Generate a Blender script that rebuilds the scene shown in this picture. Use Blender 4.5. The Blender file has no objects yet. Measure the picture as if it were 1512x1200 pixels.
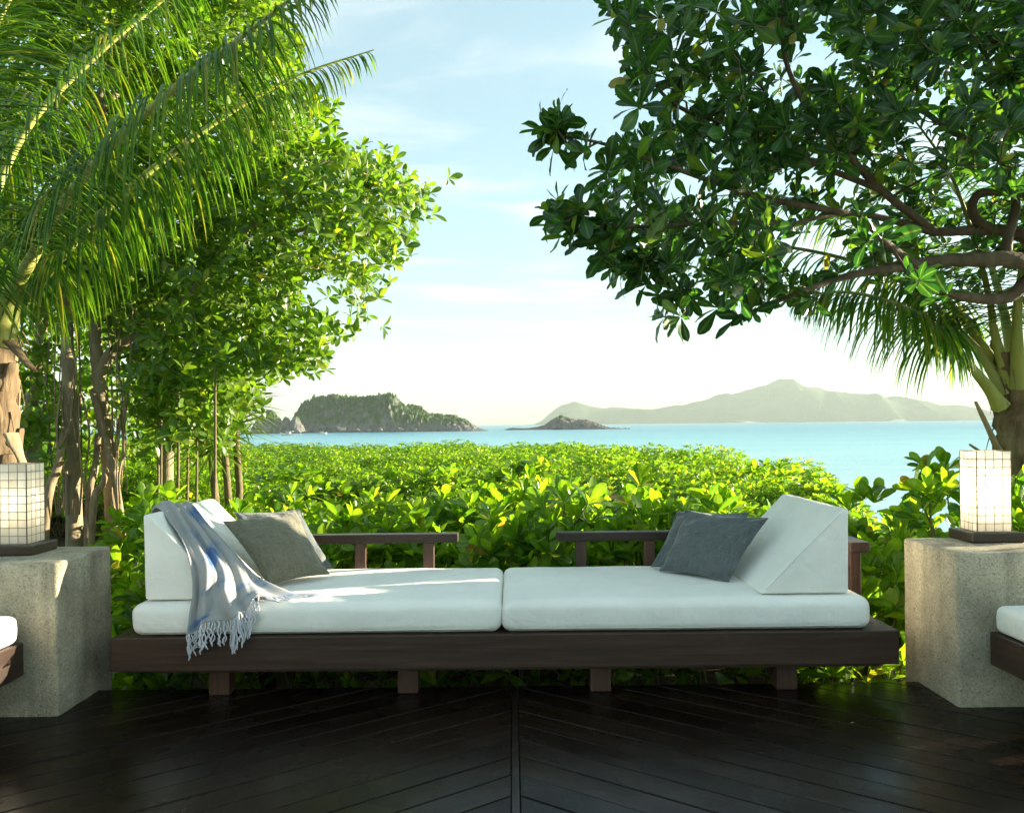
import bpy, bmesh, math, random
import numpy as np
from mathutils import Vector, Matrix, noise as mnoise

random.seed(7)
RNG = np.random.default_rng(11)
SC = bpy.context.scene
COL = SC.collection

# ------------------------------------------------------------------ camera
F_PX = 1150.0                       # focal length in pixels of a 1512 px wide picture
CX, CY = 756.0, 626.3               # principal point (the horizon at mid width)
ROLL = math.radians(0.58)
CAM_Z = 1.19
RV = Vector((math.cos(ROLL), 0, -math.sin(ROLL)))
UV = Vector((math.sin(ROLL), 0, math.cos(ROLL)))
cam_d = bpy.data.cameras.new('camera')
cam = bpy.data.objects.new('camera', cam_d); COL.objects.link(cam)
cam_d.sensor_width = 36.0; cam_d.sensor_fit = 'HORIZONTAL'
cam_d.lens = 36.0 * F_PX / 1512.0
cam_d.shift_y = (CY - 600.0) / 1512.0
cam_d.clip_start = 0.05; cam_d.clip_end = 30000
M = Matrix((RV, UV, Vector((0, -1, 0)))).transposed().to_4x4()
M.translation = (0, 0, CAM_Z)
cam.matrix_world = M
SC.camera = cam

# ------------------------------------------------------------------ world, sun, exposure
SUN_EL = math.radians(9.5)
SUN_AZ = math.radians(18.0)         # measured from +x towards +y
SUN_DIR = Vector((math.cos(SUN_AZ) * math.cos(SUN_EL), math.sin(SUN_AZ) * math.cos(SUN_EL), math.sin(SUN_EL)))
world = bpy.data.worlds.new('World'); SC.world = world
world.use_nodes = True
wt = world.node_tree; wt.nodes.clear()
def wn(t, **k):
    n = wt.nodes.new(t)
    for a, b in k.items(): setattr(n, a, b)
    return n
w_out = wn('ShaderNodeOutputWorld'); w_bg = wn('ShaderNodeBackground')
w_bg.inputs['Strength'].default_value = 0.080
sky = wn('ShaderNodeTexSky', sky_type='NISHITA', sun_disc=False)
sky.sun_elevation = SUN_EL
sky.sun_rotation = math.pi / 2 - SUN_AZ
sky.air_density = 1.0; sky.dust_density = 0.35; sky.ozone_density = 1.6
w_tc = wn('ShaderNodeTexCoord')
w_sep = wn('ShaderNodeSeparateXYZ'); wt.links.new(w_tc.outputs['Generated'], w_sep.inputs[0])
# thin cirrus: noise on the direction projected on a high plane
w_mx = wn('ShaderNodeMath', operation='MAXIMUM'); w_mx.inputs[1].default_value = 0.03
wt.links.new(w_sep.outputs['Z'], w_mx.inputs[0])
w_pw = wn('ShaderNodeMath', operation='POWER'); w_pw.inputs[1].default_value = 0.75
wt.links.new(w_mx.outputs[0], w_pw.inputs[0])
w_dx = wn('ShaderNodeMath', operation='DIVIDE'); w_dy = wn('ShaderNodeMath', operation='DIVIDE')
wt.links.new(w_sep.outputs['X'], w_dx.inputs[0]); wt.links.new(w_pw.outputs[0], w_dx.inputs[1])
wt.links.new(w_sep.outputs['Y'], w_dy.inputs[0]); wt.links.new(w_pw.outputs[0], w_dy.inputs[1])
w_cmb = wn('ShaderNodeCombineXYZ'); wt.links.new(w_dx.outputs[0], w_cmb.inputs[0]); wt.links.new(w_dy.outputs[0], w_cmb.inputs[1])
w_map = wn('ShaderNodeMapping'); w_map.inputs['Scale'].default_value = (0.75, 2.0, 1); w_map.inputs['Rotation'].default_value = (0, 0, 0.22)
w_map.inputs['Location'].default_value = (0.6, 0.35, 0)
wt.links.new(w_cmb.outputs[0], w_map.inputs[0])
w_no = wn('ShaderNodeTexNoise'); w_no.inputs['Scale'].default_value = 1.25; w_no.inputs['Detail'].default_value = 9; w_no.inputs['Roughness'].default_value = 0.58; w_no.inputs['Distortion'].default_value = 0.5
wt.links.new(w_map.outputs[0], w_no.inputs['Vector'])
w_rp = wn('ShaderNodeMapRange'); w_rp.inputs['From Min'].default_value = 0.47; w_rp.inputs['From Max'].default_value = 0.72; w_rp.inputs['To Min'].default_value = 0.0; w_rp.inputs['To Max'].default_value = 0.62
w_rp.interpolation_type = 'SMOOTHSTEP'
wt.links.new(w_no.outputs[0], w_rp.inputs['Value'])
w_mixc = wn('ShaderNodeMix', data_type='RGBA')
wt.links.new(w_rp.outputs[0], w_mixc.inputs['Factor'])
w_tint = wn('ShaderNodeMix', data_type='RGBA', blend_type='MULTIPLY'); w_tint.inputs['Factor'].default_value = 1.0
w_tint.inputs['B'].default_value = (0.86, 1.04, 0.94, 1)
wt.links.new(sky.outputs[0], w_tint.inputs['A'])
w_veil = wn('ShaderNodeMix', data_type='RGBA'); w_veil.inputs['Factor'].default_value = 0.5
w_veil.inputs['B'].default_value = (1.55, 1.98, 2.08, 1)
wt.links.new(w_tint.outputs['Result'], w_veil.inputs['A'])
wt.links.new(w_veil.outputs['Result'], w_mixc.inputs['A'])
w_mixc.inputs['B'].default_value = (3.0, 3.05, 3.0, 1)
wt.links.new(w_mixc.outputs['Result'], w_bg.inputs['Color'])
wt.links.new(w_bg.outputs[0], w_out.inputs['Surface'])

sun_d = bpy.data.lights.new('sun', 'SUN'); sun = bpy.data.objects.new('sun', sun_d); COL.objects.link(sun)
sun_d.energy = 5.0; sun_d.angle = math.radians(0.5); sun_d.color = (1.0, 0.88, 0.66)
sun.rotation_euler = SUN_DIR.to_track_quat('Z', 'Y').to_euler()
sun.location = (30, 20, 20)

vs = SC.view_settings
vs.view_transform = 'Standard'; vs.look = 'None'; vs.exposure = 2.48; vs.gamma = 1.0; vs.use_curve_mapping = False
SC.render.engine = 'CYCLES'
cy = SC.cycles
cy.use_denoising = True; cy.use_adaptive_sampling = True; cy.adaptive_threshold = 0.025
try: cy.denoiser = 'OPENIMAGEDENOISE'
except Exception: pass
cy.max_bounces = 8; cy.diffuse_bounces = 3; cy.glossy_bounces = 3; cy.transmission_bounces = 5; cy.transparent_max_bounces = 6; cy.volume_bounces = 0
cy.sample_clamp_indirect = 8.0
cy.caustics_reflective = False; cy.caustics_refractive = False

# ------------------------------------------------------------------ helpers
def P(px, py, d):
    """point of the place seen at photo pixel (px, py) at distance d along the view"""
    u = px - CX; v = CY - py
    w = RV * (u / F_PX) + UV * (v / F_PX)
    return Vector((w.x * d, d, CAM_Z + w.z * d))

def pix(p):
    """numpy: (N,3) -> pixel columns, rows"""
    p = np.asarray(p, float)
    x, y, z = p[:, 0], np.maximum(p[:, 1], 0.05), p[:, 2] - CAM_Z
    u = (x * RV.x + z * RV.z) / y * F_PX; v = (x * UV.x + z * UV.z) / y * F_PX
    return CX + u, CY - v

def mesh_np(name, V, Q, smooth=True, attr=None):
    V = np.asarray(V, np.float32).reshape(-1, 3); Q = np.asarray(Q, np.int32)
    k = Q.shape[1]
    me = bpy.data.meshes.new(name)
    me.vertices.add(len(V)); me.vertices.foreach_set('co', V.ravel())
    me.loops.add(Q.size); me.loops.foreach_set('vertex_index', Q.ravel())
    me.polygons.add(len(Q)); me.polygons.foreach_set('loop_start', np.arange(0, Q.size, k, dtype=np.int32))
    me.polygons.foreach_set('use_smooth', np.full(len(Q), smooth))
    if attr is not None:
        a = me.attributes.new('rib', 'FLOAT', 'POINT'); a.data.foreach_set('value', np.asarray(attr, np.float32))
    me.update(calc_edges=True)
    return me

def link(name, me, mat=None, parent=None, kind=None, label=None, cat=None, group=None, mw=None):
    o = bpy.data.objects.new(name, me); COL.objects.link(o)
    if mat is not None and me is not None and len(me.materials) == 0: me.materials.append(mat)
    if parent is not None: o.parent = parent
    if mw is not None: o.matrix_basis = mw
    tag(o, label, cat, group, kind)
    return o

def tag(o, label=None, cat=None, group=None, kind=None):
    if label: o['label'] = label
    if cat: o['category'] = cat
    if group: o['group'] = group
    if kind: o['kind'] = kind
    return o

def thing(name, loc, label, cat, group=None, rz=0.0):
    o = bpy.data.objects.new(name, None); COL.objects.link(o)
    o.empty_display_size = 0.1
    o.location = loc; o.rotation_euler = (0, 0, rz)
    return tag(o, label, cat, group)

def local(parent, V):
    """world coordinates -> coordinates of an unrotated parent"""
    return np.asarray(V, float) - np.array(parent.location)

def bm_mesh(name, bm, smooth=False):
    bm.normal_update()
    me = bpy.data.meshes.new(name); bm.to_mesh(me); bm.free()
    if smooth:
        me.polygons.foreach_set('use_smooth', [True] * len(me.polygons))
    me.update()
    return me

def box_bm(x0, x1, y0, y1, z0, z1, bev=0.004, seg=2):
    bm = bmesh.new()
    bmesh.ops.create_cube(bm, size=1.0)
    for v in bm.verts:
        v.co = Vector((x0 + (v.co.x + .5) * (x1 - x0), y0 + (v.co.y + .5) * (y1 - y0), z0 + (v.co.z + .5) * (z1 - z0)))
    if bev > 0:
        bmesh.ops.bevel(bm, geom=bm.edges[:], offset=bev, segments=seg, affect='EDGES', profile=0.5)
    return bm

def box(name, x0, x1, y0, y1, z0, z1, mat, parent=None, bev=0.004, **k):
    if parent is not None:
        l = parent.location; x0 -= l.x; x1 -= l.x; y0 -= l.y; y1 -= l.y; z0 -= l.z; z1 -= l.z
    return link(name, bm_mesh(name, box_bm(x0, x1, y0, y1, z0, z1, bev)), mat, parent, **k)

def tube_np(pts, rad, n=8, wob=0.0, rng=None):
    """quads of a tapered tube along pts"""
    pts = np.asarray([tuple(p) for p in pts], float); m = len(pts)
    rad = np.asarray(rad, float) if np.ndim(rad) else np.full(m, rad, float)
    T = np.gradient(pts, axis=0); T /= np.linalg.norm(T, axis=1)[:, None] + 1e-9
    ref = np.array([0, 0, 1.0]) if abs(T[0, 2]) < 0.8 else np.array([1.0, 0, 0])
    V = np.zeros((m, n, 3)); ang = np.linspace(0, 2 * np.pi, n, endpoint=False)
    a = np.cross(T[0], ref); a /= np.linalg.norm(a)
    for i in range(m):
        a = a - T[i] * np.dot(a, T[i]); a /= np.linalg.norm(a) + 1e-9
        b = np.cross(T[i], a)
        r = np.full(n, rad[i])
        if wob and rng is not None: r = r * (1 + wob * rng.standard_normal(n))
        V[i] = pts[i] + (np.cos(ang)[:, None] * a + np.sin(ang)[:, None] * b) * r[:, None]
    i = np.arange(m - 1)[:, None]; j = np.arange(n)[None, :]; jn = (j + 1) % n
    Q = np.stack([i * n + j, i * n + jn, (i + 1) * n + jn, (i + 1) * n + j], -1).reshape(-1, 4)
    return V.reshape(-1, 3), Q

class Acc:
    """collects quad pieces into one mesh"""
    def __init__(s): s.V = []; s.Q = []; s.A = []; s.n = 0
    def add(s, V, Q, A=None):
        V = np.asarray(V).reshape(-1, 3)
        s.V.append(V); s.Q.append(np.asarray(Q) + s.n); s.A.append(np.zeros(len(V)) if A is None else A); s.n += len(V)
    def tube(s, pts, rad, n=6, **k): s.add(*tube_np(pts, rad, n, **k))
    def mesh(s, name, smooth=True): return mesh_np(name, np.concatenate(s.V), np.concatenate(s.Q), smooth, np.concatenate(s.A))

def catmull(pts, n):
    p = np.asarray([tuple(q) for q in pts], float)
    p = np.vstack([2 * p[0] - p[1], p, 2 * p[-1] - p[-2]])
    m = len(p) - 3
    t = np.linspace(0, m - 1e-6, n); i = t.astype(int); f = (t - i)[:, None]
    a, b, c, d = p[i], p[i + 1], p[i + 2], p[i + 3]
    return 0.5 * ((2 * b) + (c - a) * f + (2 * a - 5 * b + 4 * c - d) * f ** 2 + (3 * b - a - 3 * c + d) * f ** 3)

def fbm(x, y, z=0.0, o=4):
    return mnoise.fractal((x, y, z), 1.0, 2.0, o)

def in_poly(px, py, poly):
    poly = np.asarray(poly, float); x0, y0 = poly[:, 0], poly[:, 1]; x1, y1 = np.roll(x0, -1), np.roll(y0, -1)
    c = np.zeros(len(px), bool)
    for a, b, d, e in zip(x0, y0, x1, y1):
        k = ((b > py) != (e > py)) & (px < (d - a) * (py - b) / (e - b + 1e-12) + a)
        c ^= k
    return c

# ------------------------------------------------------------------ materials
def mat_base(name):
    m = bpy.data.materials.new(name); m.use_nodes = True
    nt = m.node_tree; nt.nodes.clear()
    out = nt.nodes.new('ShaderNodeOutputMaterial')
    def N(t, ins=None, **k):
        n = nt.nodes.new(t)
        for a, b in k.items(): setattr(n, a, b)
        for a, b in (ins or {}).items():
            if isinstance(b, bpy.types.NodeSocket): nt.links.new(b, n.inputs[a])
            else: n.inputs[a].default_value = b
        return n
    return m, nt, out, N

def ramp(N, fac, stops):
    r = N('ShaderNodeValToRGB', {'Fac': fac})
    els = r.color_ramp.elements
    while len(els) < len(stops): els.new(0.5)
    for e, (p, c) in zip(els, stops): e.position = p; e.color = (*c, 1)
    return r.outputs[0]

def leaf_material(name, stops, trans_mul=(1.7, 1.9, 0.8), trans=0.4, rough=0.38, spec=0.45, ribc=(0.25, 0.32, 0.08)):
    m, nt, out, N = mat_base(name)
    geo = N('ShaderNodeNewGeometry'); oi = N('ShaderNodeObjectInfo')
    s = N('ShaderNodeMath', {0: geo.outputs['Random Per Island'], 1: oi.outputs['Random']}, operation='ADD')
    f = N('ShaderNodeMath', {0: s.outputs[0]}, operation='FRACT')
    c = ramp(N, f.outputs[0], stops)
    pos = N('ShaderNodeNewGeometry')
    no = N('ShaderNodeTexNoise', {'Vector': pos.outputs['Position'], 'Scale': 28.0, 'Detail': 3.0})
    hv = N('ShaderNodeMapRange', {'Value': no.outputs[0], 'From Min': 0.3, 'From Max': 0.7, 'To Min': 0.78, 'To Max': 1.2})
    c2 = N('ShaderNodeVectorMath', {0: c, 1: hv.outputs[0]}, operation='MULTIPLY')
    at = N('ShaderNodeAttribute', attribute_name='rib')
    pw = N('ShaderNodeMath', {0: at.outputs['Fac'], 1: 9.0}, operation='POWER')
    pm = N('ShaderNodeMath', {0: pw.outputs[0], 1: 0.6}, operation='MULTIPLY')
    cr = N('ShaderNodeMix', {'Factor': pm.outputs[0], 'A': c2.outputs[0], 'B': (*ribc, 1)}, data_type='RGBA')
    col = cr.outputs['Result']
    pb = N('ShaderNodeBsdfPrincipled', {'Base Color': col, 'Roughness': rough, 'Specular IOR Level': spec})
    tc = N('ShaderNodeVectorMath', {0: col, 1: trans_mul}, operation='MULTIPLY')
    tb = N('ShaderNodeBsdfTranslucent', {'Color': tc.outputs[0]})
    mx = N('ShaderNodeMixShader', {0: trans, 1: pb.outputs[0], 2: tb.outputs[0]})
    nt.links.new(mx.outputs[0], out.inputs['Surface'])
    return m

def simple_noise_mat(name, stops, scale=8.0, rough=0.6, spec=0.4, bump=0.2, bump_scale=40.0, stretch=(1, 1, 1), coord='Object', detail=6.0, bump_dist=0.01):
    m, nt, out, N = mat_base(name)
    tc = N('ShaderNodeTexCoord')
    mp = N('ShaderNodeMapping', {'Vector': tc.outputs[coord], 'Scale': stretch})
    no = N('ShaderNodeTexNoise', {'Vector': mp.outputs[0], 'Scale': scale, 'Detail': detail, 'Roughness': 0.6})
    c = ramp(N, no.outputs[0], stops)
    nb = N('ShaderNodeTexNoise', {'Vector': mp.outputs[0], 'Scale': bump_scale, 'Detail': 5.0})
    bp = N('ShaderNodeBump', {'Height': nb.outputs[0], 'Strength': bump, 'Distance': bump_dist})
    pb = N('ShaderNodeBsdfPrincipled', {'Base Color': c, 'Roughness': rough, 'Specular IOR Level': spec, 'Normal': bp.outputs[0]})
    nt.links.new(pb.outputs[0], out.inputs['Surface'])
    return m

MAT = {}
MAT['shrub'] = leaf_material('shrub_leaf', [(0.0, (0.05, 0.14, 0.010)), (0.35, (0.095, 0.20, 0.012)), (0.7, (0.15, 0.26, 0.015)), (0.965, (0.20, 0.30, 0.02)), (1.0, (0.28, 0.18, 0.04))], trans=0.56, trans_mul=(2.5, 2.35, 0.6), rough=0.33)
MAT['right_leaf'] = leaf_material('broad_leaf_dark', [(0.0, (0.015, 0.06, 0.016)), (0.5, (0.025, 0.085, 0.016)), (0.85, (0.05, 0.14, 0.018)), (0.975, (0.15, 0.22, 0.02)), (1.0, (0.34, 0.24, 0.04))], trans=0.44, rough=0.3, spec=0.5)
MAT['left_leaf'] = leaf_material('tree_leaf_green', [(0.0, (0.05, 0.125, 0.012)), (0.5, (0.095, 0.19, 0.014)), (0.85, (0.15, 0.245, 0.018)), (1.0, (0.24, 0.28, 0.03))], trans=0.5, rough=0.36, trans_mul=(1.95, 1.95, 0.6))
MAT['palm_leaf'] = leaf_material('palm_leaflet', [(0.0, (0.035, 0.115, 0.012)), (0.5, (0.07, 0.165, 0.014)), (0.85, (0.13, 0.21, 0.018)), (1.0, (0.30, 0.26, 0.05))], trans=0.45, rough=0.34, trans_mul=(1.75, 1.9, 0.6))
MAT['grass_leaf'] = leaf_material('pandanus_blade', [(0.0, (0.06, 0.13, 0.015)), (0.6, (0.11, 0.19, 0.02)), (1.0, (0.2, 0.24, 0.04))], trans=0.35, rough=0.4)
MAT['bark'] = simple_noise_mat('bark_brown', [(0.25, (0.06, 0.042, 0.025)), (0.55, (0.14, 0.10, 0.062)), (0.8, (0.24, 0.18, 0.12))], 9, 0.8, 0.2, 0.5, 60, (1, 1, 0.35))
MAT['bark_pale'] = simple_noise_mat('bark_pale', [(0.25, (0.16, 0.12, 0.075)), (0.55, (0.32, 0.26, 0.16)), (0.8, (0.45, 0.38, 0.25))], 7, 0.8, 0.2, 0.5, 50, (1, 1, 0.4))
MAT['fibre'] = simple_noise_mat('palm_fibre', [(0.25, (0.07, 0.045, 0.025)), (0.55, (0.20, 0.14, 0.08)), (0.8, (0.36, 0.28, 0.17))], 14, 0.85, 0.15, 0.8, 50, (1, 1, 0.2))
MAT['petiole'] = simple_noise_mat('palm_petiole', [(0.3, (0.22, 0.25, 0.045)), (0.6, (0.34, 0.34, 0.08)), (0.8, (0.42, 0.36, 0.13))], 6, 0.5, 0.4, 0.2, 40, (1, 1, 0.3))
MAT['husk'] = simple_noise_mat('palm_husk', [(0.25, (0.20, 0.14, 0.08)), (0.6, (0.36, 0.28, 0.17)), (0.8, (0.45, 0.38, 0.26))], 12, 0.85, 0.15, 0.5, 60, (1, 1, 0.25))
MAT['stem'] = simple_noise_mat('shrub_stem', [(0.3, (0.08, 0.06, 0.03)), (0.7, (0.20, 0.16, 0.08))], 20, 0.8, 0.2, 0.3, 60)
MAT['rope'] = simple_noise_mat('aerial_root', [(0.3, (0.14, 0.10, 0.06)), (0.7, (0.34, 0.26, 0.16))], 18, 0.85, 0.15, 0.4, 60, (1, 1, .3))

def wood_mat(name, stops, rough, spec, along='X', wear=0.0):
    m, nt, out, N = mat_base(name)
    tc = N('ShaderNodeTexCoord'); oi = N('ShaderNodeObjectInfo')
    off = N('ShaderNodeVectorMath', {0: tc.outputs['Object'], 1: oi.outputs['Location']}, operation='ADD')
    rr = N('ShaderNodeVectorMath', {0: (7.3, 3.1, 5.7), 'Scale': oi.outputs['Random']}, operation='SCALE')
    off2 = N('ShaderNodeVectorMath', {0: off.outputs[0], 1: rr.outputs[0]}, operation='ADD')
    sc = {'X': (1.2, 26, 26), 'Y': (26, 1.2, 26), 'Z': (26, 26, 1.2)}[along]
    mp = N('ShaderNodeMapping', {'Vector': off2.outputs[0], 'Scale': sc})
    no = N('ShaderNodeTexNoise', {'Vector': mp.outputs[0], 'Scale': 2.2, 'Detail': 8.0, 'Roughness': 0.65})
    c = ramp(N, no.outputs[0], stops)
    ov = N('ShaderNodeMapRange', {'Value': oi.outputs['Random'], 'To Min': 0.55, 'To Max': 1.5})
    c2 = N('ShaderNodeVectorMath', {0: c, 1: ov.outputs[0]}, operation='MULTIPLY')
    nl = N('ShaderNodeTexNoise', {'Vector': off.outputs[0], 'Scale': 3.0, 'Detail': 5.0})
    rg = N('ShaderNodeMapRange', {'Value': nl.outputs[0], 'From Min': 0.3, 'From Max': 0.7, 'To Min': rough - 0.09, 'To Max': rough + 0.13})
    bp = N('ShaderNodeBump', {'Height': no.outputs[0], 'Strength': 0.25, 'Distance': 0.003})
    pb = N('ShaderNodeBsdfPrincipled', {'Base Color': c2.outputs[0], 'Roughness': rg.outputs[0], 'Specular IOR Level': spec, 'Normal': bp.outputs[0]})
    nt.links.new(pb.outputs[0], out.inputs['Surface'])
    return m
DARKW = [(0.3, (0.022, 0.011, 0.007)), (0.55, (0.042, 0.023, 0.015)), (0.8, (0.066, 0.040, 0.027))]
MAT['wood_x'] = wood_mat('dark_wood_x', DARKW, 0.42, 0.4, 'X')
MAT['wood_y'] = wood_mat('dark_wood_y', DARKW, 0.42, 0.4, 'Y')
MAT['wood_z'] = wood_mat('dark_wood_z', [(a, (c[0] * 1.5, c[1] * 1.3, c[2] * 1.2)) for a, c in DARKW], 0.45, 0.4, 'Z')
MAT['plank'] = wood_mat('deck_plank', [(0.3, (0.004, 0.0022, 0.0012)), (0.55, (0.010, 0.0058, 0.0032)), (0.8, (0.026, 0.016, 0.0095))], 0.24, 0.15, 'X')
MAT['plank_y'] = wood_mat('deck_seam_wood', [(0.3, (0.007, 0.0042, 0.0026)), (0.55, (0.014, 0.009, 0.006)), (0.8, (0.028, 0.019, 0.013))], 0.3, 0.26, 'Y')
MAT['lamp_wood'] = wood_mat('lamp_base_wood', [(0.3, (0.03, 0.016, 0.009)), (0.6, (0.06, 0.035, 0.02)), (0.8, (0.09, 0.05, 0.03))], 0.35, 0.5, 'X')

def fabric_mat(name, col, weave=900.0, rough=0.85, var=0.05, wr=0.35):
    m, nt, out, N = mat_base(name)
    tc = N('ShaderNodeTexCoord')
    n1 = N('ShaderNodeTexNoise', {'Vector': tc.outputs['Object'], 'Scale': 4.0, 'Detail': 6.0})
    hv = N('ShaderNodeMapRange', {'Value': n1.outputs[0], 'From Min': 0.3, 'From Max': 0.7, 'To Min': 1 - var, 'To Max': 1 + var})
    c = N('ShaderNodeVectorMath', {0: (*col,), 1: hv.outputs[0]}, operation='MULTIPLY')
    n2 = N('ShaderNodeTexNoise', {'Vector': tc.outputs['Object'], 'Scale': 9.0, 'Detail': 3.0, 'Distortion': 0.6})
    n3 = N('ShaderNodeTexNoise', {'Vector': tc.outputs['Object'], 'Scale': weave, 'Detail': 1.0})
    mpc = N('ShaderNodeMapping', {'Vector': tc.outputs['Object'], 'Scale': (11, 7, 2.2), 'Rotation': (0, 0.25, 0.2)})
    n4 = N('ShaderNodeTexNoise', {'Vector': mpc.outputs[0], 'Scale': 1.0, 'Detail': 4.0, 'Distortion': 0.8})
    cre = N('ShaderNodeMath', {0: n4.outputs[0], 1: 0.35}, operation='MULTIPLY')
    n3m = N('ShaderNodeMath', {0: n3.outputs[0], 1: 0.04}, operation='MULTIPLY')
    h = N('ShaderNodeMath', {0: n3m.outputs[0], 1: cre.outputs[0]}, operation='ADD')
    hs = N('ShaderNodeMath', {0: n2.outputs[0], 1: h.outputs[0]}, operation='ADD')
    bp = N('ShaderNodeBump', {'Height': hs.outputs[0], 'Strength': wr, 'Distance': 0.02})
    pb = N('ShaderNodeBsdfPrincipled', {'Base Color': c.outputs[0], 'Roughness': rough, 'Specular IOR Level': 0.2, 'Sheen Weight': 0.15, 'Normal': bp.outputs[0]})
    nt.links.new(pb.outputs[0], out.inputs['Surface'])
    return m
MAT['canvas'] = fabric_mat('white_canvas', (0.89, 0.86, 0.79), wr=0.45)
MAT['piping'] = fabric_mat('white_piping', (0.72, 0.70, 0.66), wr=0.1)

def pillow_mat(name, c0, c1):
    m, nt, out, N = mat_base(name)
    uv = N('ShaderNodeUVMap'); uv.uv_map = 'UVMap'
    mp = N('ShaderNodeMapping', {'Vector': uv.outputs[0], 'Scale': (5, 150, 1)})
    n1 = N('ShaderNodeTexNoise', {'Vector': mp.outputs[0], 'Scale': 1.0, 'Detail': 4.0, 'Roughness': 0.7})
    mp2 = N('ShaderNodeMapping', {'Vector': uv.outputs[0], 'Scale': (170, 6, 1)})
    n2 = N('ShaderNodeTexNoise', {'Vector': mp2.outputs[0], 'Scale': 1.0, 'Detail': 3.0})
    a = N('ShaderNodeMath', {0: n1.outputs[0], 1: n2.outputs[0]}, operation='MULTIPLY')
    c = ramp(N, a.outputs[0], [(0.14, c0), (0.42, c1)])
    n3 = N('ShaderNodeTexNoise', {'Vector': uv.outputs[0], 'Scale': 5.0, 'Detail': 3.0, 'Distortion': 1.2})
    ad = N('ShaderNodeMath', {0: a.outputs[0], 1: 0.12}, operation='MULTIPLY')
    hh = N('ShaderNodeMath', {0: n3.outputs[0], 1: ad.outputs[0]}, operation='ADD')
    bp = N('ShaderNodeBump', {'Height': hh.outputs[0], 'Strength': 0.5, 'Distance': 0.02})
    pb = N('ShaderNodeBsdfPrincipled', {'Base Color': c, 'Roughness': 0.62, 'Specular IOR Level': 0.3, 'Sheen Weight': 0.35, 'Normal': bp.outputs[0]})
    nt.links.new(pb.outputs[0], out.inputs['Surface'])
    return m
MAT['pillow'] = pillow_mat('slate_silk', (0.045, 0.055, 0.058), (0.16, 0.175, 0.17))
MAT['pillow2'] = pillow_mat('olive_grey_silk', (0.085, 0.08, 0.052), (0.27, 0.245, 0.16))

def throw_mat():
    m, nt, out, N = mat_base('tie_dye_cotton')
    uv = N('ShaderNodeUVMap'); uv.uv_map = 'UVMap'
    mp = N('ShaderNodeMapping', {'Vector': uv.outputs[0], 'Scale': (2.6, 4.0, 1), 'Location': (0.3, 0.1, 0)})
    n = N('ShaderNodeTexNoise', {'Vector': mp.outputs[0], 'Scale': 1.5, 'Detail': 3.0, 'Roughness': 0.45, 'Distortion': 0.3})
    c = ramp(N, n.outputs[0], [(0.50, (0.42, 0.41, 0.40)), (0.57, (0.33, 0.36, 0.40)), (0.66, (0.08, 0.17, 0.36))])
    mp2 = N('ShaderNodeMapping', {'Vector': uv.outputs[0], 'Scale': (220, 330, 1)})
    ck = N('ShaderNodeTexNoise', {'Vector': mp2.outputs[0], 'Scale': 1.0, 'Detail': 2.0})
    hv = N('ShaderNodeMapRange', {'Value': ck.outputs[0], 'To Min': 0.75, 'To Max': 1.25})
    c2 = N('ShaderNodeVectorMath', {0: c, 1: hv.outputs[0]}, operation='MULTIPLY')
    pb = N('ShaderNodeBsdfPrincipled', {'Base Color': c2.outputs[0], 'Roughness': 0.85, 'Specular IOR Level': 0.15, 'Sheen Weight': 0.2})
    tb = N('ShaderNodeBsdfTranslucent', {'Color': c2.outputs[0]})
    mx = N('ShaderNodeMixShader', {0: 0.2, 1: pb.outputs[0], 2: tb.outputs[0]})
    nt.links.new(mx.outputs[0], out.inputs['Surface'])
    return m
MAT['throw'] = throw_mat()
MAT['tassel'] = fabric_mat('cotton_tassel', (0.62, 0.62, 0.66), var=0.2, wr=0.1)

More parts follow.
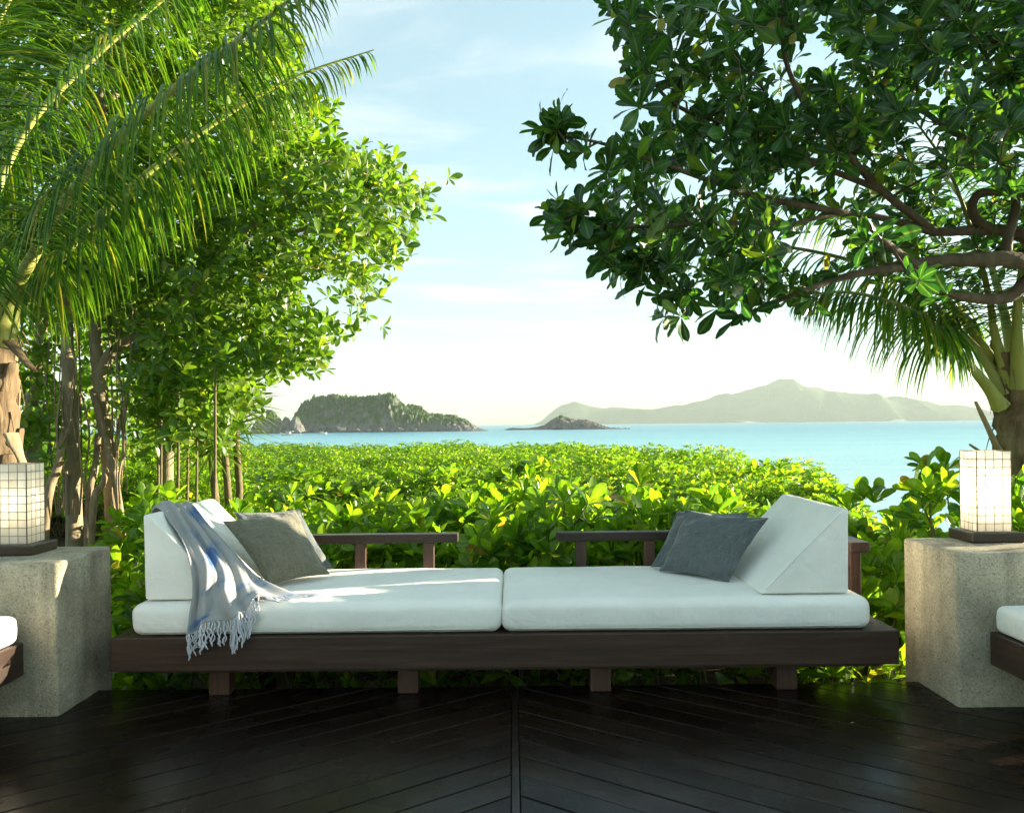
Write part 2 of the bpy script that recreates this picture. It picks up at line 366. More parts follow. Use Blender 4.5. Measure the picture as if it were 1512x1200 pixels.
def stone_mat():
    m, nt, out, N = mat_base('pebbled_stone_render')
    tc = N('ShaderNodeTexCoord')
    v = N('ShaderNodeTexVoronoi', {'Vector': tc.outputs['Object'], 'Scale': 230.0})
    v2 = N('ShaderNodeTexVoronoi', {'Vector': tc.outputs['Object'], 'Scale': 130.0})
    g1 = N('ShaderNodeRGBToBW', {'Color': v.outputs['Color']}); g2 = N('ShaderNodeRGBToBW', {'Color': v2.outputs['Color']})
    s = N('ShaderNodeMath', {0: g1.outputs[0], 1: g2.outputs[0]}, operation='ADD')
    h = N('ShaderNodeMath', {0: s.outputs[0], 1: 0.5}, operation='MULTIPLY')
    c = ramp(N, h.outputs[0], [(0.15, (0.25, 0.21, 0.14)), (0.36, (0.42, 0.365, 0.26)), (0.62, (0.49, 0.43, 0.315)), (0.85, (0.57, 0.51, 0.39))])
    n = N('ShaderNodeTexNoise', {'Vector': tc.outputs['Object'], 'Scale': 5.0, 'Detail': 6.0, 'Roughness': 0.6})
    hv = N('ShaderNodeMapRange', {'Value': n.outputs[0], 'From Min': 0.3, 'From Max': 0.72, 'To Min': 1.12, 'To Max': 0.66})
    c2 = N('ShaderNodeVectorMath', {0: c, 1: hv.outputs[0]}, operation='MULTIPLY')
    # faint damp streaks running down the faces
    mp = N('ShaderNodeMapping', {'Vector': tc.outputs['Object'], 'Scale': (9, 9, 0.9)})
    ns = N('ShaderNodeTexNoise', {'Vector': mp.outputs[0], 'Scale': 1.0, 'Detail': 4.0})
    hs = N('ShaderNodeMapRange', {'Value': ns.outputs[0], 'From Min': 0.50, 'From Max': 0.72, 'To Min': 1.0, 'To Max': 0.62})
    c3 = N('ShaderNodeVectorMath', {0: c2.outputs[0], 1: hs.outputs[0]}, operation='MULTIPLY')
    dd = N('ShaderNodeMath', {0: v.outputs['Distance'], 1: v2.outputs['Distance']}, operation='ADD')
    bp = N('ShaderNodeBump', {'Height': dd.outputs[0], 'Strength': 0.55, 'Distance': 0.004}, invert=True)
    pb = N('ShaderNodeBsdfPrincipled', {'Base Color': c3.outputs[0], 'Roughness': 0.88, 'Specular IOR Level': 0.2, 'Normal': bp.outputs[0]})
    nt.links.new(pb.outputs[0], out.inputs['Surface'])
    return m
MAT['stone'] = stone_mat()

def ground_mat():
    m, nt, out, N = mat_base('soil_and_sand')
    g = N('ShaderNodeNewGeometry'); sp = N('ShaderNodeSeparateXYZ', {0: g.outputs['Position']})
    n = N('ShaderNodeTexNoise', {'Vector': g.outputs['Position'], 'Scale': 9.0, 'Detail': 8.0, 'Roughness': 0.7})
    soil = ramp(N, n.outputs[0], [(0.3, (0.025, 0.02, 0.012)), (0.55, (0.07, 0.05, 0.03)), (0.75, (0.14, 0.10, 0.06))])
    sand = ramp(N, n.outputs[0], [(0.3, (0.50, 0.44, 0.34)), (0.7, (0.62, 0.56, 0.45))])
    f = N('ShaderNodeMapRange', {'Value': sp.outputs['Z'], 'From Min': -0.45, 'From Max': -0.8})
    mx = N('ShaderNodeMix', {'Factor': f.outputs[0], 'A': soil, 'B': sand}, data_type='RGBA')
    bp = N('ShaderNodeBump', {'Height': n.outputs[0], 'Strength': 0.6, 'Distance': 0.03})
    pb = N('ShaderNodeBsdfPrincipled', {'Base Color': mx.outputs['Result'], 'Roughness': 0.95, 'Specular IOR Level': 0.1, 'Normal': bp.outputs[0]})
    nt.links.new(pb.outputs[0], out.inputs['Surface'])
    return m
MAT['ground'] = ground_mat()

def sea_mat():
    m, nt, out, N = mat_base('turquoise_sea')
    g = N('ShaderNodeNewGeometry'); sp = N('ShaderNodeSeparateXYZ', {0: g.outputs['Position']})
    # shallow, sandy water near the shore; deeper blue further out, with darker weed patches
    f = N('ShaderNodeMapRange', {'Value': sp.outputs['Y'], 'From Min': 40.0, 'From Max': 520.0})
    n = N('ShaderNodeTexNoise', {'Vector': g.outputs['Position'], 'Scale': 0.012, 'Detail': 5.0})
    fa = N('ShaderNodeMath', {0: n.outputs[0], 1: 0.35}, operation='MULTIPLY')
    fs = N('ShaderNodeMath', {0: f.outputs[0], 1: fa.outputs[0]}, operation='ADD')
    ms = N('ShaderNodeMapping', {'Vector': g.outputs['Position'], 'Scale': (0.012, 0.09, 1.0)})
    st = N('ShaderNodeTexNoise', {'Vector': ms.outputs[0], 'Scale': 1.0, 'Detail': 6.0, 'Roughness': 0.65})
    st2 = N('ShaderNodeMapRange', {'Value': st.outputs[0], 'From Min': 0.3, 'From Max': 0.7, 'To Min': -0.13, 'To Max': 0.13})
    fs = N('ShaderNodeMath', {0: fs.outputs[0], 1: st2.outputs[0]}, operation='ADD')
    c = ramp(N, fs.outputs[0], [(0.12, (0.44, 0.62, 0.63)), (0.32, (0.25, 0.51, 0.555)), (0.65, (0.14, 0.385, 0.46)), (1.0, (0.085, 0.29, 0.39))])
    mp = N('ShaderNodeMapping', {'Vector': g.outputs['Position'], 'Scale': (0.35, 1.0, 1.0)})
    w1 = N('ShaderNodeTexNoise', {'Vector': mp.outputs[0], 'Scale': 0.8, 'Detail': 7.0, 'Roughness': 0.65})
    bp = N('ShaderNodeBump', {'Height': w1.outputs[0], 'Strength': 0.9, 'Distance': 0.5})
    pb = N('ShaderNodeBsdfPrincipled', {'Base Color': c, 'Roughness': 0.28, 'IOR': 1.33, 'Specular IOR Level': 0.28, 'Normal': bp.outputs[0]})
    nt.links.new(pb.outputs[0], out.inputs['Surface'])
    return m
MAT['sea'] = sea_mat()

def rock_mat(name, rock, green, vg0, vg1, scale):
    m, nt, out, N = mat_base(name)
    g = N('ShaderNodeNewGeometry'); sp = N('ShaderNodeSeparateXYZ', {0: g.outputs['Normal']})
    mp = N('ShaderNodeMapping', {'Vector': g.outputs['Position'], 'Scale': (1, 1, 0.35)})
    n = N('ShaderNodeTexNoise', {'Vector': mp.outputs[0], 'Scale': scale, 'Detail': 8.0, 'Roughness': 0.7})
    n2 = N('ShaderNodeTexNoise', {'Vector': g.outputs['Position'], 'Scale': scale * 0.35, 'Detail': 6.0, 'Roughness': 0.65})
    r = ramp(N, n.outputs[0], [(0.3, tuple(0.35 * x for x in rock)), (0.5, rock), (0.72, tuple(min(1, 1.6 * x) for x in rock))])
    gr = ramp(N, n.outputs[0], [(0.3, tuple(0.5 * x for x in green)), (0.55, green), (0.75, tuple(1.5 * x for x in green))])
    a = N('ShaderNodeMath', {0: sp.outputs['Z'], 1: 0.55}, operation='MULTIPLY')
    b = N('ShaderNodeMath', {0: a.outputs[0], 1: n2.outputs[0]}, operation='ADD')
    f = N('ShaderNodeMapRange', {'Value': b.outputs[0], 'From Min': vg0, 'From Max': vg1})
    att = N('ShaderNodeAttribute', attribute_name='rib')
    f2 = N('ShaderNodeMath', {0: f.outputs[0], 1: att.outputs['Fac']}, operation='MULTIPLY')
    mx = N('ShaderNodeMix', {'Factor': f2.outputs[0], 'A': r, 'B': gr}, data_type='RGBA')
    bp = N('ShaderNodeBump', {'Height': n.outputs[0], 'Strength': 0.8, 'Distance': 0.6 / scale})
    pb = N('ShaderNodeBsdfPrincipled', {'Base Color': mx.outputs['Result'], 'Roughness': 0.9, 'Specular IOR Level': 0.15, 'Normal': bp.outputs[0]})
    nt.links.new(pb.outputs[0], out.inputs['Surface'])
    return m
MAT['karst'] = rock_mat('limestone_karst', (0.125, 0.12, 0.112), (0.06, 0.11, 0.025), 0.66, 0.80, 0.35)
MAT['hill'] = rock_mat('wooded_hill', (0.20, 0.18, 0.12), (0.06, 0.10, 0.03), 0.25, 0.45, 0.012)

def flat_mat(name, col, rough=0.5, metal=0.0, spec=0.5):
    return simple_noise_mat(name, [(0.3, tuple(c * 0.85 for c in col)), (0.7, tuple(min(1, c * 1.1) for c in col))], 15, rough, spec, 0.1, 60)
MAT['boat_white'] = flat_mat('boat_white_paint', (0.75, 0.74, 0.70), 0.35)
MAT['boat_dark'] = flat_mat('boat_dark_trim', (0.08, 0.07, 0.06), 0.5)
MAT['boat_wood'] = flat_mat('boat_wood', (0.30, 0.18, 0.09), 0.6)
MAT['boat_glass'] = flat_mat('boat_window', (0.03, 0.04, 0.05), 0.1)
MAT['wire'] = flat_mat('lead_wire', (0.16, 0.13, 0.09), 0.45)
MAT['mast'] = flat_mat('mast_grey', (0.4, 0.4, 0.4), 0.5)

def pane_mat():
    m, nt, out, N = mat_base('capiz_shell')
    oi = N('ShaderNodeObjectInfo'); tc = N('ShaderNodeTexCoord')
    n = N('ShaderNodeTexNoise', {'Vector': tc.outputs['Object'], 'Scale': 60.0, 'Detail': 4.0})
    s = N('ShaderNodeMath', {0: n.outputs[0], 1: oi.outputs['Random']}, operation='ADD')
    h = N('ShaderNodeMath', {0: s.outputs[0], 1: 0.5}, operation='MULTIPLY')
    c = ramp(N, h.outputs[0], [(0.2, (0.74, 0.70, 0.60)), (0.8, (0.85, 0.83, 0.77))])
    pb = N('ShaderNodeBsdfPrincipled', {'Base Color': c, 'Roughness': 0.35, 'Specular IOR Level': 0.4})
    tb = N('ShaderNodeBsdfTranslucent', {'Color': c})
    mx = N('ShaderNodeMixShader', {0: 0.5, 1: pb.outputs[0], 2: tb.outputs[0]})
    nt.links.new(mx.outputs[0], out.inputs['Surface'])
    return m
MAT['pane'] = pane_mat()
def bulb_mat(name, strength):
    m, nt, out, N = mat_base(name)
    e = N('ShaderNodeEmission', {'Color': (1.0, 0.82, 0.55, 1), 'Strength': strength})
    nt.links.new(e.outputs[0], out.inputs['Surface'])
    return m

# ================================================================== the setting
SEA_Z = -3.2
GZ = -0.35
def hedge_edge(y):
    return float(np.interp(y, [4, 5.0, 5.5, 7.0, 9, 12, 15, 18.5, 24, 30, 60], [7.0, 5.2, 2.7, 2.9, 3.6, 4.6, 5.4, 4.3, 3.2, 2.4, -20]))
def ground_h(x, y):
    d = x - hedge_edge(y) - 0.4
    d = max(d, (y - 31) * 0.8)
    d = max(d, (x - 9) * 1.0)
    t = min(max(d / 6.5, 0), 1); t = t * t * (3 - 2 * t)
    z = GZ - 5.0 * t
    if x < -2.5: z += min((-2.5 - x) * 0.05, 0.6) * (1 - t)
    if y > 4.0 or abs(x) > 3.4: z += 0.05 * fbm(x * 0.9, y * 0.9, 3.3)
    return z
def build_ground():
    xs = np.unique(np.concatenate([np.linspace(-300, -14, 20), np.linspace(-14, 16, 61), np.linspace(16, 60, 14)]))
    ys = np.unique(np.concatenate([np.linspace(-300, 3.0, 16), np.linspace(3.0, 36, 67), np.linspace(36, 90, 14)]))
    V = np.array([(x, y, ground_h(x, y)) for y in ys for x in xs])
    nx = len(xs); i = np.arange(len(ys) - 1)[:, None]; j = np.arange(nx - 1)[None, :]
    Q = np.stack([i * nx + j, i * nx + j + 1, (i + 1) * nx + j + 1, (i + 1) * nx + j], -1).reshape(-1, 4)
    return link('ground', mesh_np('ground', V, Q), MAT['ground'], kind='structure')
build_ground()

V = np.array([(-6400, -280, SEA_Z), (6400, -280, SEA_Z), (6400, 7400, SEA_Z), (-6400, 7400, SEA_Z)])
link('sea', mesh_np('sea', V, [[0, 1, 2, 3]], False), MAT['sea'], kind='structure')

# ---- islands: height fields with their own depth
def island(name, dist, prof, depth_ratio, nx, ny, mat, rough, freq, veg_line, spike=0.0, seed=0.0, kind='structure', shore=1.2):
    """prof: (px, py) outline of the crest as photographed; the body is a ridge as deep as depth_ratio times its width"""
    pts = [P(px, py, dist) for px, py in prof]
    X = np.array([p.x for p in pts]); Z = np.array([p.z for p in pts])
    x = np.linspace(X[0], X[-1], nx)
    crest = np.interp(x, X, Z) - SEA_Z
    W = X[-1] - X[0]; D = W * depth_ratio
    ys = np.linspace(-1, 1, ny)
    V = np.zeros((ny, nx, 3)); veg = np.zeros((ny, nx))
    for j, t in enumerate(ys):
        for i in range(nx):
            xx, yy = x[i], t * D / 2
            h = crest[i]
            s = max(0.0, 1 - abs(t + 0.10 * fbm(xx * freq * 0.6, 9.1 + seed)) ** 2.6)
            r = fbm(xx * freq, yy * freq, seed, 5)
            z = h * s * (1 + rough * 0.35 * r)
            if spike:
                c = 1 - abs(mnoise.noise((xx * freq * 5.0 + seed, yy * freq * 5.0, 2.0 + seed)))
                c2 = 1 - abs(mnoise.noise((xx * freq * 11.0 + seed, yy * freq * 11.0, 4.0 + seed)))
                z += spike * (c ** 5 - 0.35) * min(1.0, z / (2.5 * spike)) + 0.5 * spike * (c2 ** 4 - 0.35) * min(1.0, z / (2.5 * spike))
            V[j, i] = (xx, dist + yy, SEA_Z - shore + z + (shore * min(1, s * 3)))
            veg[j, i] = min(1.0, max(0.0, (z / max(crest.max(), 1e-6) - veg_line) * 6))
    jj = np.arange(ny - 1)[:, None]; ii = np.arange(nx - 1)[None, :]
    Q = np.stack([jj * nx + ii, jj * nx + ii + 1, (jj + 1) * nx + ii + 1, (jj + 1) * nx + ii], -1).reshape(-1, 4)
    return link(name, mesh_np(name, V.reshape(-1, 3), Q, True, veg.ravel()), mat, kind=kind)

island('far_island', 4200, [(790, 626), (800, 621), (815, 609), (830, 598), (848, 594), (866, 600), (890, 603), (960, 604), (1010, 600), (1040, 591), (1062, 587), (1085, 585), (1110, 577), (1138, 568), (1157, 563), (1178, 569), (1210, 577), (1250, 581), (1300, 589), (1318, 588), (1350, 597), (1400, 600), (1412, 602), (1425, 608), (1455, 613), (1530, 620)],
       0.34, 260, 40, MAT['hill'], 0.55, 0.0060, -1.0, seed=3.0)
island('near_island', 560, [(438, 634), (446, 618), (449, 601), (462, 594), (480, 592), (500, 589), (520, 591), (545, 590), (560, 589), (586, 591), (592, 601), (604, 604), (618, 608), (632, 615), (650, 618), (668, 618), (684, 621), (696, 627), (706, 632), (722, 636)],
       0.5, 300, 90, MAT['karst'], 0.42, 0.045, 0.16, spike=5.0, seed=1.0)
island('pinnacle_islet', 500, [(372, 638), (380, 620), (390, 610), (402, 608), (412, 617), (417, 625), (421, 616), (426, 617), (430, 626), (434, 616), (439, 616), (444, 626), (449, 637)],
       0.5, 110, 40, MAT['karst'], 0.3, 0.08, 0.55, spike=1.6, seed=5.0)
island('low_rocky_islet', 600, [(746, 634), (756, 632), (768, 632.5), (780, 632.5), (792, 631), (804, 628), (815, 622), (822, 617), (830, 615), (838, 618), (850, 621), (865, 621), (876, 624), (890, 629), (900, 631.5), (912, 632), (930, 633.5)],
       0.35, 150, 40, MAT['karst'], 0.5, 0.07, 0.75, spike=1.6, seed=8.0)
mp_ = P(1146, 567, 4200)
mast = thing('radio_mast', (mp_.x, 4200, mp_.z - 6), 'thin radio mast on the summit of the hazy far island', 'mast')
a_ = Acc(); a_.tube([(0, 0, 0), (0, 0, 34)], [1.2, 0.5], 6); link('pole', a_.mesh('mast_pole'), MAT['mast'], mast)
a_ = Acc(); a_.tube([(-3, 0, 26), (3, 0, 26)], [.4, .4], 5); link('crossbar', a_.mesh('mast_bar'), MAT['mast'], mast)

# shore boulders of the near island
def boulder_mesh(seed):
    bm = bmesh.new(); bmesh.ops.create_icosphere(bm, subdivisions=2, radius=1.0)
    for v in bm.verts:
        n = fbm(v.co.x * 1.4 + seed * 7, v.co.y * 1.4, v.co.z * 1.4, 4)
        v.co *= 1 + 0.35 * n
        v.co.z *= 0.75
    return bm_mesh('boulder', bm, False)
bmeshes = [boulder_mesh(i) for i in range(4)]
for me in bmeshes: me.materials.append(MAT['karst'])
ni = bpy.data.objects['near_island']; ri = bpy.data.objects['low_rocky_islet']
for k, (px, sz, d) in enumerate([(462, 4.5, 526), (474, 5.2, 524), (488, 4.2, 524), (502, 5.5, 523), (513, 4.4, 524), (528, 2.6, 522), (545, 2.2, 522), (560, 2.8, 524), (590, 3.0, 526), (612, 2.6, 527), (640, 2.4, 530), (662, 2.1, 534), (690, 1.6, 540)]):
    p = P(px, 640, d)
    link('boulder', bmeshes[k % 4], None, ni, mw=Matrix.Translation((p.x, d, SEA_Z + sz * 0.25)) @ Matrix.Rotation(k * 1.3, 4, 'Z') @ Matrix.Diagonal((sz * 1.1, sz, sz, 1)))
for k, (px, sz) in enumerate([(754, 1.5), (766, 1.7), (778, 1.3), (790, 1.8), (905, 1.5), (914, 1.2), (923, 1.0), (929, 0.8)]):
    d = 592; p = P(px, 640, d)
    link('boulder', bmeshes[k % 4], None, ri, mw=Matrix.Translation((p.x, d, SEA_Z + 0.2)) @ Matrix.Rotation(k * 2.1, 4, 'Z') @ Matrix.Diagonal((sz * 1.4, sz, sz * 0.9, 1)))

# ---- haze: one box of even air round everything
hz = link('haze', bm_mesh('haze', box_bm(-6500, 6500, -320, 7600, -7.0, 245, 0)), None, kind='stuff')
m, nt, out, N = mat_base('haze_air')
pv = N('ShaderNodeVolumePrincipled', {'Color': (0.52, 0.60, 0.58, 1), 'Density': 0.00021, 'Anisotropy': 0.0})
nt.links.new(pv.outputs[0], out.inputs['Volume'])
hz.data.materials.append(m)
hz['label'] = 'thin pale sea haze in the air'

# ================================================================== the deck
deck = link('deck', bm_mesh('deck', box_bm(-3.4, 3.4, 0.0, 3.50, -0.20, -0.036, 0.0)), MAT['wood_x'], kind='structure')
DECK_Y = 3.548
def clip_half(poly, n, c):
    out = []
    for k in range(len(poly)):
        a, b = poly[k], poly[(k + 1) % len(poly)]
        da = a[0] * n[0] + a[1] * n[1] - c; db = b[0] * n[0] + b[1] * n[1] - c
        if da <= 0: out.append(a)
        if (da < 0 < db) or (db < 0 < da):
            t = da / (da - db); out.append((a[0] + (b[0] - a[0]) * t, a[1] + (b[1] - a[1]) * t))
    return out
TH = math.radians(35.0); PITCH = 0.121; GAP = 0.0036
def plank_poly(side, k):
    # boards run from near the viewer at the sides to far at the middle
    d = (math.cos(TH), math.sin(TH)); n = (-math.sin(TH), math.cos(TH))
    c0 = k * PITCH + GAP / 2; c1 = (k + 1) * PITCH - GAP / 2
    poly = [(-3.4, 0.0), (-0.0155, 0.0), (-0.0155, DECK_Y), (-3.4, DECK_Y)]
    poly = clip_half(poly, n, c1)
    if len(poly) > 2: poly = clip_half(poly, (-n[0], -n[1]), -c0)
    if len(poly) < 3: return None
    return poly
def build_planks():
    rr = random.Random(5)
    for side in (-1, 1):
        for k in range(-2, 42):
            poly = plank_poly(side, k)
            if not poly: continue
            # local frame: x along the board, so the grain follows it
            ang = TH
            cx = sum(p[0] for p in poly) / len(poly); cyy = sum(p[1] for p in poly) / len(poly)
            bm = bmesh.new()
            vs_ = []
            for (x, y) in poly:
                lx = (x - cx) * math.cos(ang) + (y - cyy) * math.sin(ang); ly = -(x - cx) * math.sin(ang) + (y - cyy) * math.cos(ang)
                vs_.append(bm.verts.new((lx, ly, 0)) if side < 0 else bm.verts.new((-lx, ly, 0)))
            if side > 0: vs_ = vs_[::-1]
            # mirrored boards are built mirrored
            f = bm.faces.new(vs_)
            bmesh.ops.recalc_face_normals(bm, faces=[f])
            if f.normal.z < 0: f.normal_flip()
            r = bmesh.ops.extrude_face_region(bm, geom=[f])
            for v in [g for g in r['geom'] if isinstance(g, bmesh.types.BMVert)]: v.co.z += 0.03
            for fc in bm.faces[:]: pass
            bmesh.ops.recalc_face_normals(bm, faces=bm.faces[:])
            top = [e for e in bm.edges if all(v.co.z > 0.02 for v in e.verts) and e.calc_length() > 0.012]
            try: bmesh.ops.bevel(bm, geom=top, offset=0.0025, segments=2, affect='EDGES', profile=0.5)
            except Exception: pass
            me = bm_mesh('plank', bm)
            sx = cx if side < 0 else -cx
            dz = rr.uniform(-0.0012, 0.0012)
            mw = Matrix.Translation((sx, cyy, -0.0305 + dz)) @ Matrix.Rotation(ang if side < 0 else -ang, 4, 'Z')
            link('plank', me, MAT['plank'], deck, mw=mw)
    box('seam_strip', -0.0135, 0.0135, 0.0, DECK_Y, -0.034, -0.004, MAT['plank_y'], deck, 0.002)
build_planks()

# ================================================================== the daybed bench
B0, B1 = -1.755, 1.672        # ends of the front beam
BF, BB = 3.38, 4.27
bench = thing('daybed_bench', (0, 3.8, 0), 'long dark wooden daybed bench with low back rails facing away from the sea', 'bench')
box('front_beam', B0, B1, BF, BF + 0.05, 0.132, 0.28, MAT['wood_x'], bench, 0.005)
box('rear_beam', B0, B1, BB - 0.05, BB, 0.132, 0.28, MAT['wood_x'], bench, 0.005)
for x in (B0, B1 - 0.05):
    box('end_beam', x, x + 0.05, BF + 0.052, BB - 0.052, 0.132, 0.278, MAT['wood_y'], bench, 0.005)
box('lower_rail', B0 + 0.2, B1 - 0.06, BF + 0.055, BF + 0.115, 0.108, 0.1315, MAT['wood_x'], bench, 0.003)
box('lower_rail', B0 + 0.2, B1 - 0.06, BB - 0.13, BB - 0.07, 0.108, 0.1315, MAT['wood_x'], bench, 0.003)
n_sl = 9; w_sl = (BB - BF - 0.104) / n_sl
for k in range(n_sl):
    y0 = BF + 0.052 + k * w_sl
    box('slat', B0 + 0.052, B1 - 0.052, y0 + 0.003, y0 + w_sl - 0.003, 0.255, 0.2775, MAT['wood_x'], bench, 0.003)
for px in (328, 604, 886, 1158):
    x = P(px, 1018, 3.50).x
    box('leg', x - 0.046, x + 0.046, 3.462, 3.542, -0.001, 0.1085, MAT['wood_z'], bench, 0.004)
    box('leg', x - 0.046, x + 0.046, 4.14, 4.20, -0.5, 0.1085, MAT['wood_z'], bench, 0.004)
# back rails and arms
RZ0, RZ1 = 0.553, 0.600
lr1 = P(677, 790, BB).x; rr0 = P(821, 788, BB).x
box('back_rail', B0 + 0.0, lr1, BB - 0.055, BB + 0.02, RZ0, RZ1, MAT['wood_x'], bench, 0.005)
box('back_rail', rr0, B1 + 0.045, BB - 0.055, BB + 0.02, RZ0, RZ1, MAT['wood_x'], bench, 0.005)
for px in (300, 417, 534, 634, 857, 957, 1060, 1150):
    x = P(px, 815, BB).x
    box('rail_post', x - 0.029, x + 0.029, BB - 0.045, BB - 0.002, 0.2785, RZ0 + 0.002, MAT['wood_z'], bench, 0.004)
for sx in (-1, 1):
    xa, xb = (B0 - 0.03, B0 + 0.065) if sx < 0 else (B1 - 0.035, B1 + 0.062)
    box('arm_rest', xa, xb, 3.78, BB - 0.057, RZ0, RZ1, MAT['wood_y'], bench, 0.005)
    xc = xa + 0.022 if sx < 0 else xa + 0.008
    box('arm_post', xc, xc + 0.052, 3.80, 3.86, 0.2785, RZ0 + 0.002, MAT['wood_z'], bench, 0.004)
    box('arm_post', xc, xc + 0.052, BB - 0.118, BB - 0.062, 0.2785, RZ0 + 0.002, MAT['wood_z'], bench, 0.004)

# ---- rounded boxes: mattresses
def rounded_box(hx, hy, hz, r, ni=(16, 10, 2), nr=4, disp=None):
    def ax(h, n):
        e = np.linspace(-h, -h + r, nr + 1); m_ = np.linspace(-h + r, h - r, n + 1); f = np.linspace(h - r, h, nr + 1)
        return np.unique(np.round(np.concatenate([e, m_, f]), 6))
    A = [ax(hx, ni[0]), ax(hy, ni[1]), ax(hz, ni[2])]; h = (hx, hy, hz)
    V = {}; VL = []; Q = []
    def vid(p):
        k = tuple(np.round(p, 5))
        if k not in V: V[k] = len(VL); VL.append(p)
        return V[k]
    for d in range(3):
        a, b = [(1, 2), (2, 0), (0, 1)][d]
        for s in (-1, 1):
            for i in range(len(A[a]) - 1):
                for j in range(len(A[b]) - 1):
                    q = []
                    for (u, v) in ((i, j), (i + 1, j), (i + 1, j + 1), (i, j + 1)):
                        p = [0, 0, 0]; p[d] = s * h[d]; p[a] = A[a][u]; p[b] = A[b][v]
                        q.append(vid(p))
                    Q.append(q if s > 0 else q[::-1])
    P_ = np.array(VL)
    inner = np.array([hx - r, hy - r, hz - r])
    c = np.clip(P_, -inner, inner); dd = P_ - c; L = np.linalg.norm(dd, axis=1)[:, None]
    P_ = c + dd / np.maximum(L, 1e-9) * np.minimum(L, r)
    P_ = c + np.where(L > 1e-9, dd / np.maximum(L, 1e-9) * r, 0)
    if disp: P_ = np.array([disp(*p) for p in P_])
    return P_, np.array(Q)
def mattress(name, x0, x1, y0, y1, z0, z1, label, seed, rad=0.04):
    hx, hy, hz = (x1 - x0) / 2, (y1 - y0) / 2, (z1 - z0) / 2
    def disp(x, y, z):
        cr = (1 - (x / hx) ** 4) * (1 - (y / hy) ** 4)
        t = (z / hz + 1) / 2
        z2 = z + 0.010 * cr * t + 0.004 * fbm(x * 3 + seed, y * 3, 1.0, 3) * t
        bul = 0.006 * (1 - (z / hz) ** 2)
        x2 = x + (bul + 0.003 * fbm(y * 5, z * 5, seed)) * np.sign(x) * (abs(x) > hx - 0.06)
        y2 = y + (bul + 0.004 * fbm(x * 4 + seed, z * 5, 2.0)) * np.sign(y) * (abs(y) > hy - 0.06)
        return (x2, y2, z2)
    V_, Q_ = rounded_box(hx, hy, hz, rad, (34, 16, 3), 5, disp)
    o = thing(name, ((x0 + x1) / 2, (y0 + y1) / 2, z0), label, 'mattress')
    V_[:, 2] += hz
    link('pad', mesh_np('mattress_pad', V_, Q_), MAT['canvas'], o)
    # stitched seam low on the front and along the foot
    a = Acc()
    a.tube([(-hx + 0.05, -hy - 0.0045, 0.022), (0, -hy - 0.0055, 0.020), (hx - 0.05, -hy - 0.0045, 0.022)], 0.0022, 5)
    link('seam', a.mesh('mattress_seam'), MAT['piping'], o)
    return o
MX0, MXm, MX1 = -1.668, -0.053, 1.555
mattress('bench_mattress', MX0, MXm - 0.005, 3.392, 4.215, 0.281, 0.42, 'white canvas mattress under the draped throw on the wooden bench', 1.0)
mattress('bench_mattress', MXm + 0.005, MX1, 3.392, 4.215, 0.281, 0.42, 'white canvas mattress under the two slate cushions at the bench end by the lit lamp', 4.0)

# ---- wedge back cushions
def wedge(x_back, x_tip, y0, y1, z0, z1, label, tilt=0.0):
    o = thing('wedge_cushion', ((x_back + x_tip) / 2, (y0 + y1) / 2, z0), label, 'cushion')
    xb, xt = x_back - o.location.x, x_tip - o.location.x; h = (y1 - y0) / 2; z = z1 - z0
    lip = 0.035
    s = 1 if xt > xb else -1
    hx = abs(xt - xb) / 2
    def disp(x, y, zz):
        t = (zz + z / 2) / z                       # 0 at the bottom, 1 at the ridge
        k = (x + hx) / (2 * hx)                    # 0 at the back, 1 at the tip
        k2 = k * (1 - t * 0.94)
        sag = -0.006 * math.sin(math.pi * min(max(t, 0), 1)) * k * (1 - (y / h) ** 2)
        zz2 = zz + z / 2 + 0.003 * fbm(k * 2, y * 5, 2.0 + xb, 3) * t
        y2 = y + 0.004 * fbm(k * 3, zz * 6, 7.0 + xb, 3) * (abs(y) > h - 0.05)
        return (xb + s * (k2 * 2 * hx + sag), y2, zz2 + sag)
    Vw, Qw = rounded_box(hx, h, z / 2, 0.016, (12, 18, 12), 3, disp)
    if s < 0: Qw = Qw[:, ::-1]
    link('pad', mesh_np('wedge_pad', Vw, Qw), MAT['canvas'], o)
    for yy in (-h + 0.001, h - 0.001):
        a = Acc()
        a.tube([(xt - s * 0.03, yy, 0.022), ((xb + xt) / 2 + s * 0.006, yy, z / 2), (xb + s * 0.035, yy, z - 0.020)], 0.0022, 5)
        link('piping', a.mesh('wedge_piping'), MAT['piping'], o)
    return o
wedge(-1.632, -1.235, 3.44, 4.20, 0.428, 0.805, 'white wedge cushion with the tie-dyed throw draped over its slope')
wedge(1.482, 1.085, 3.44, 4.20, 0.428, 0.800, 'bare white wedge cushion behind the two slate cushions')

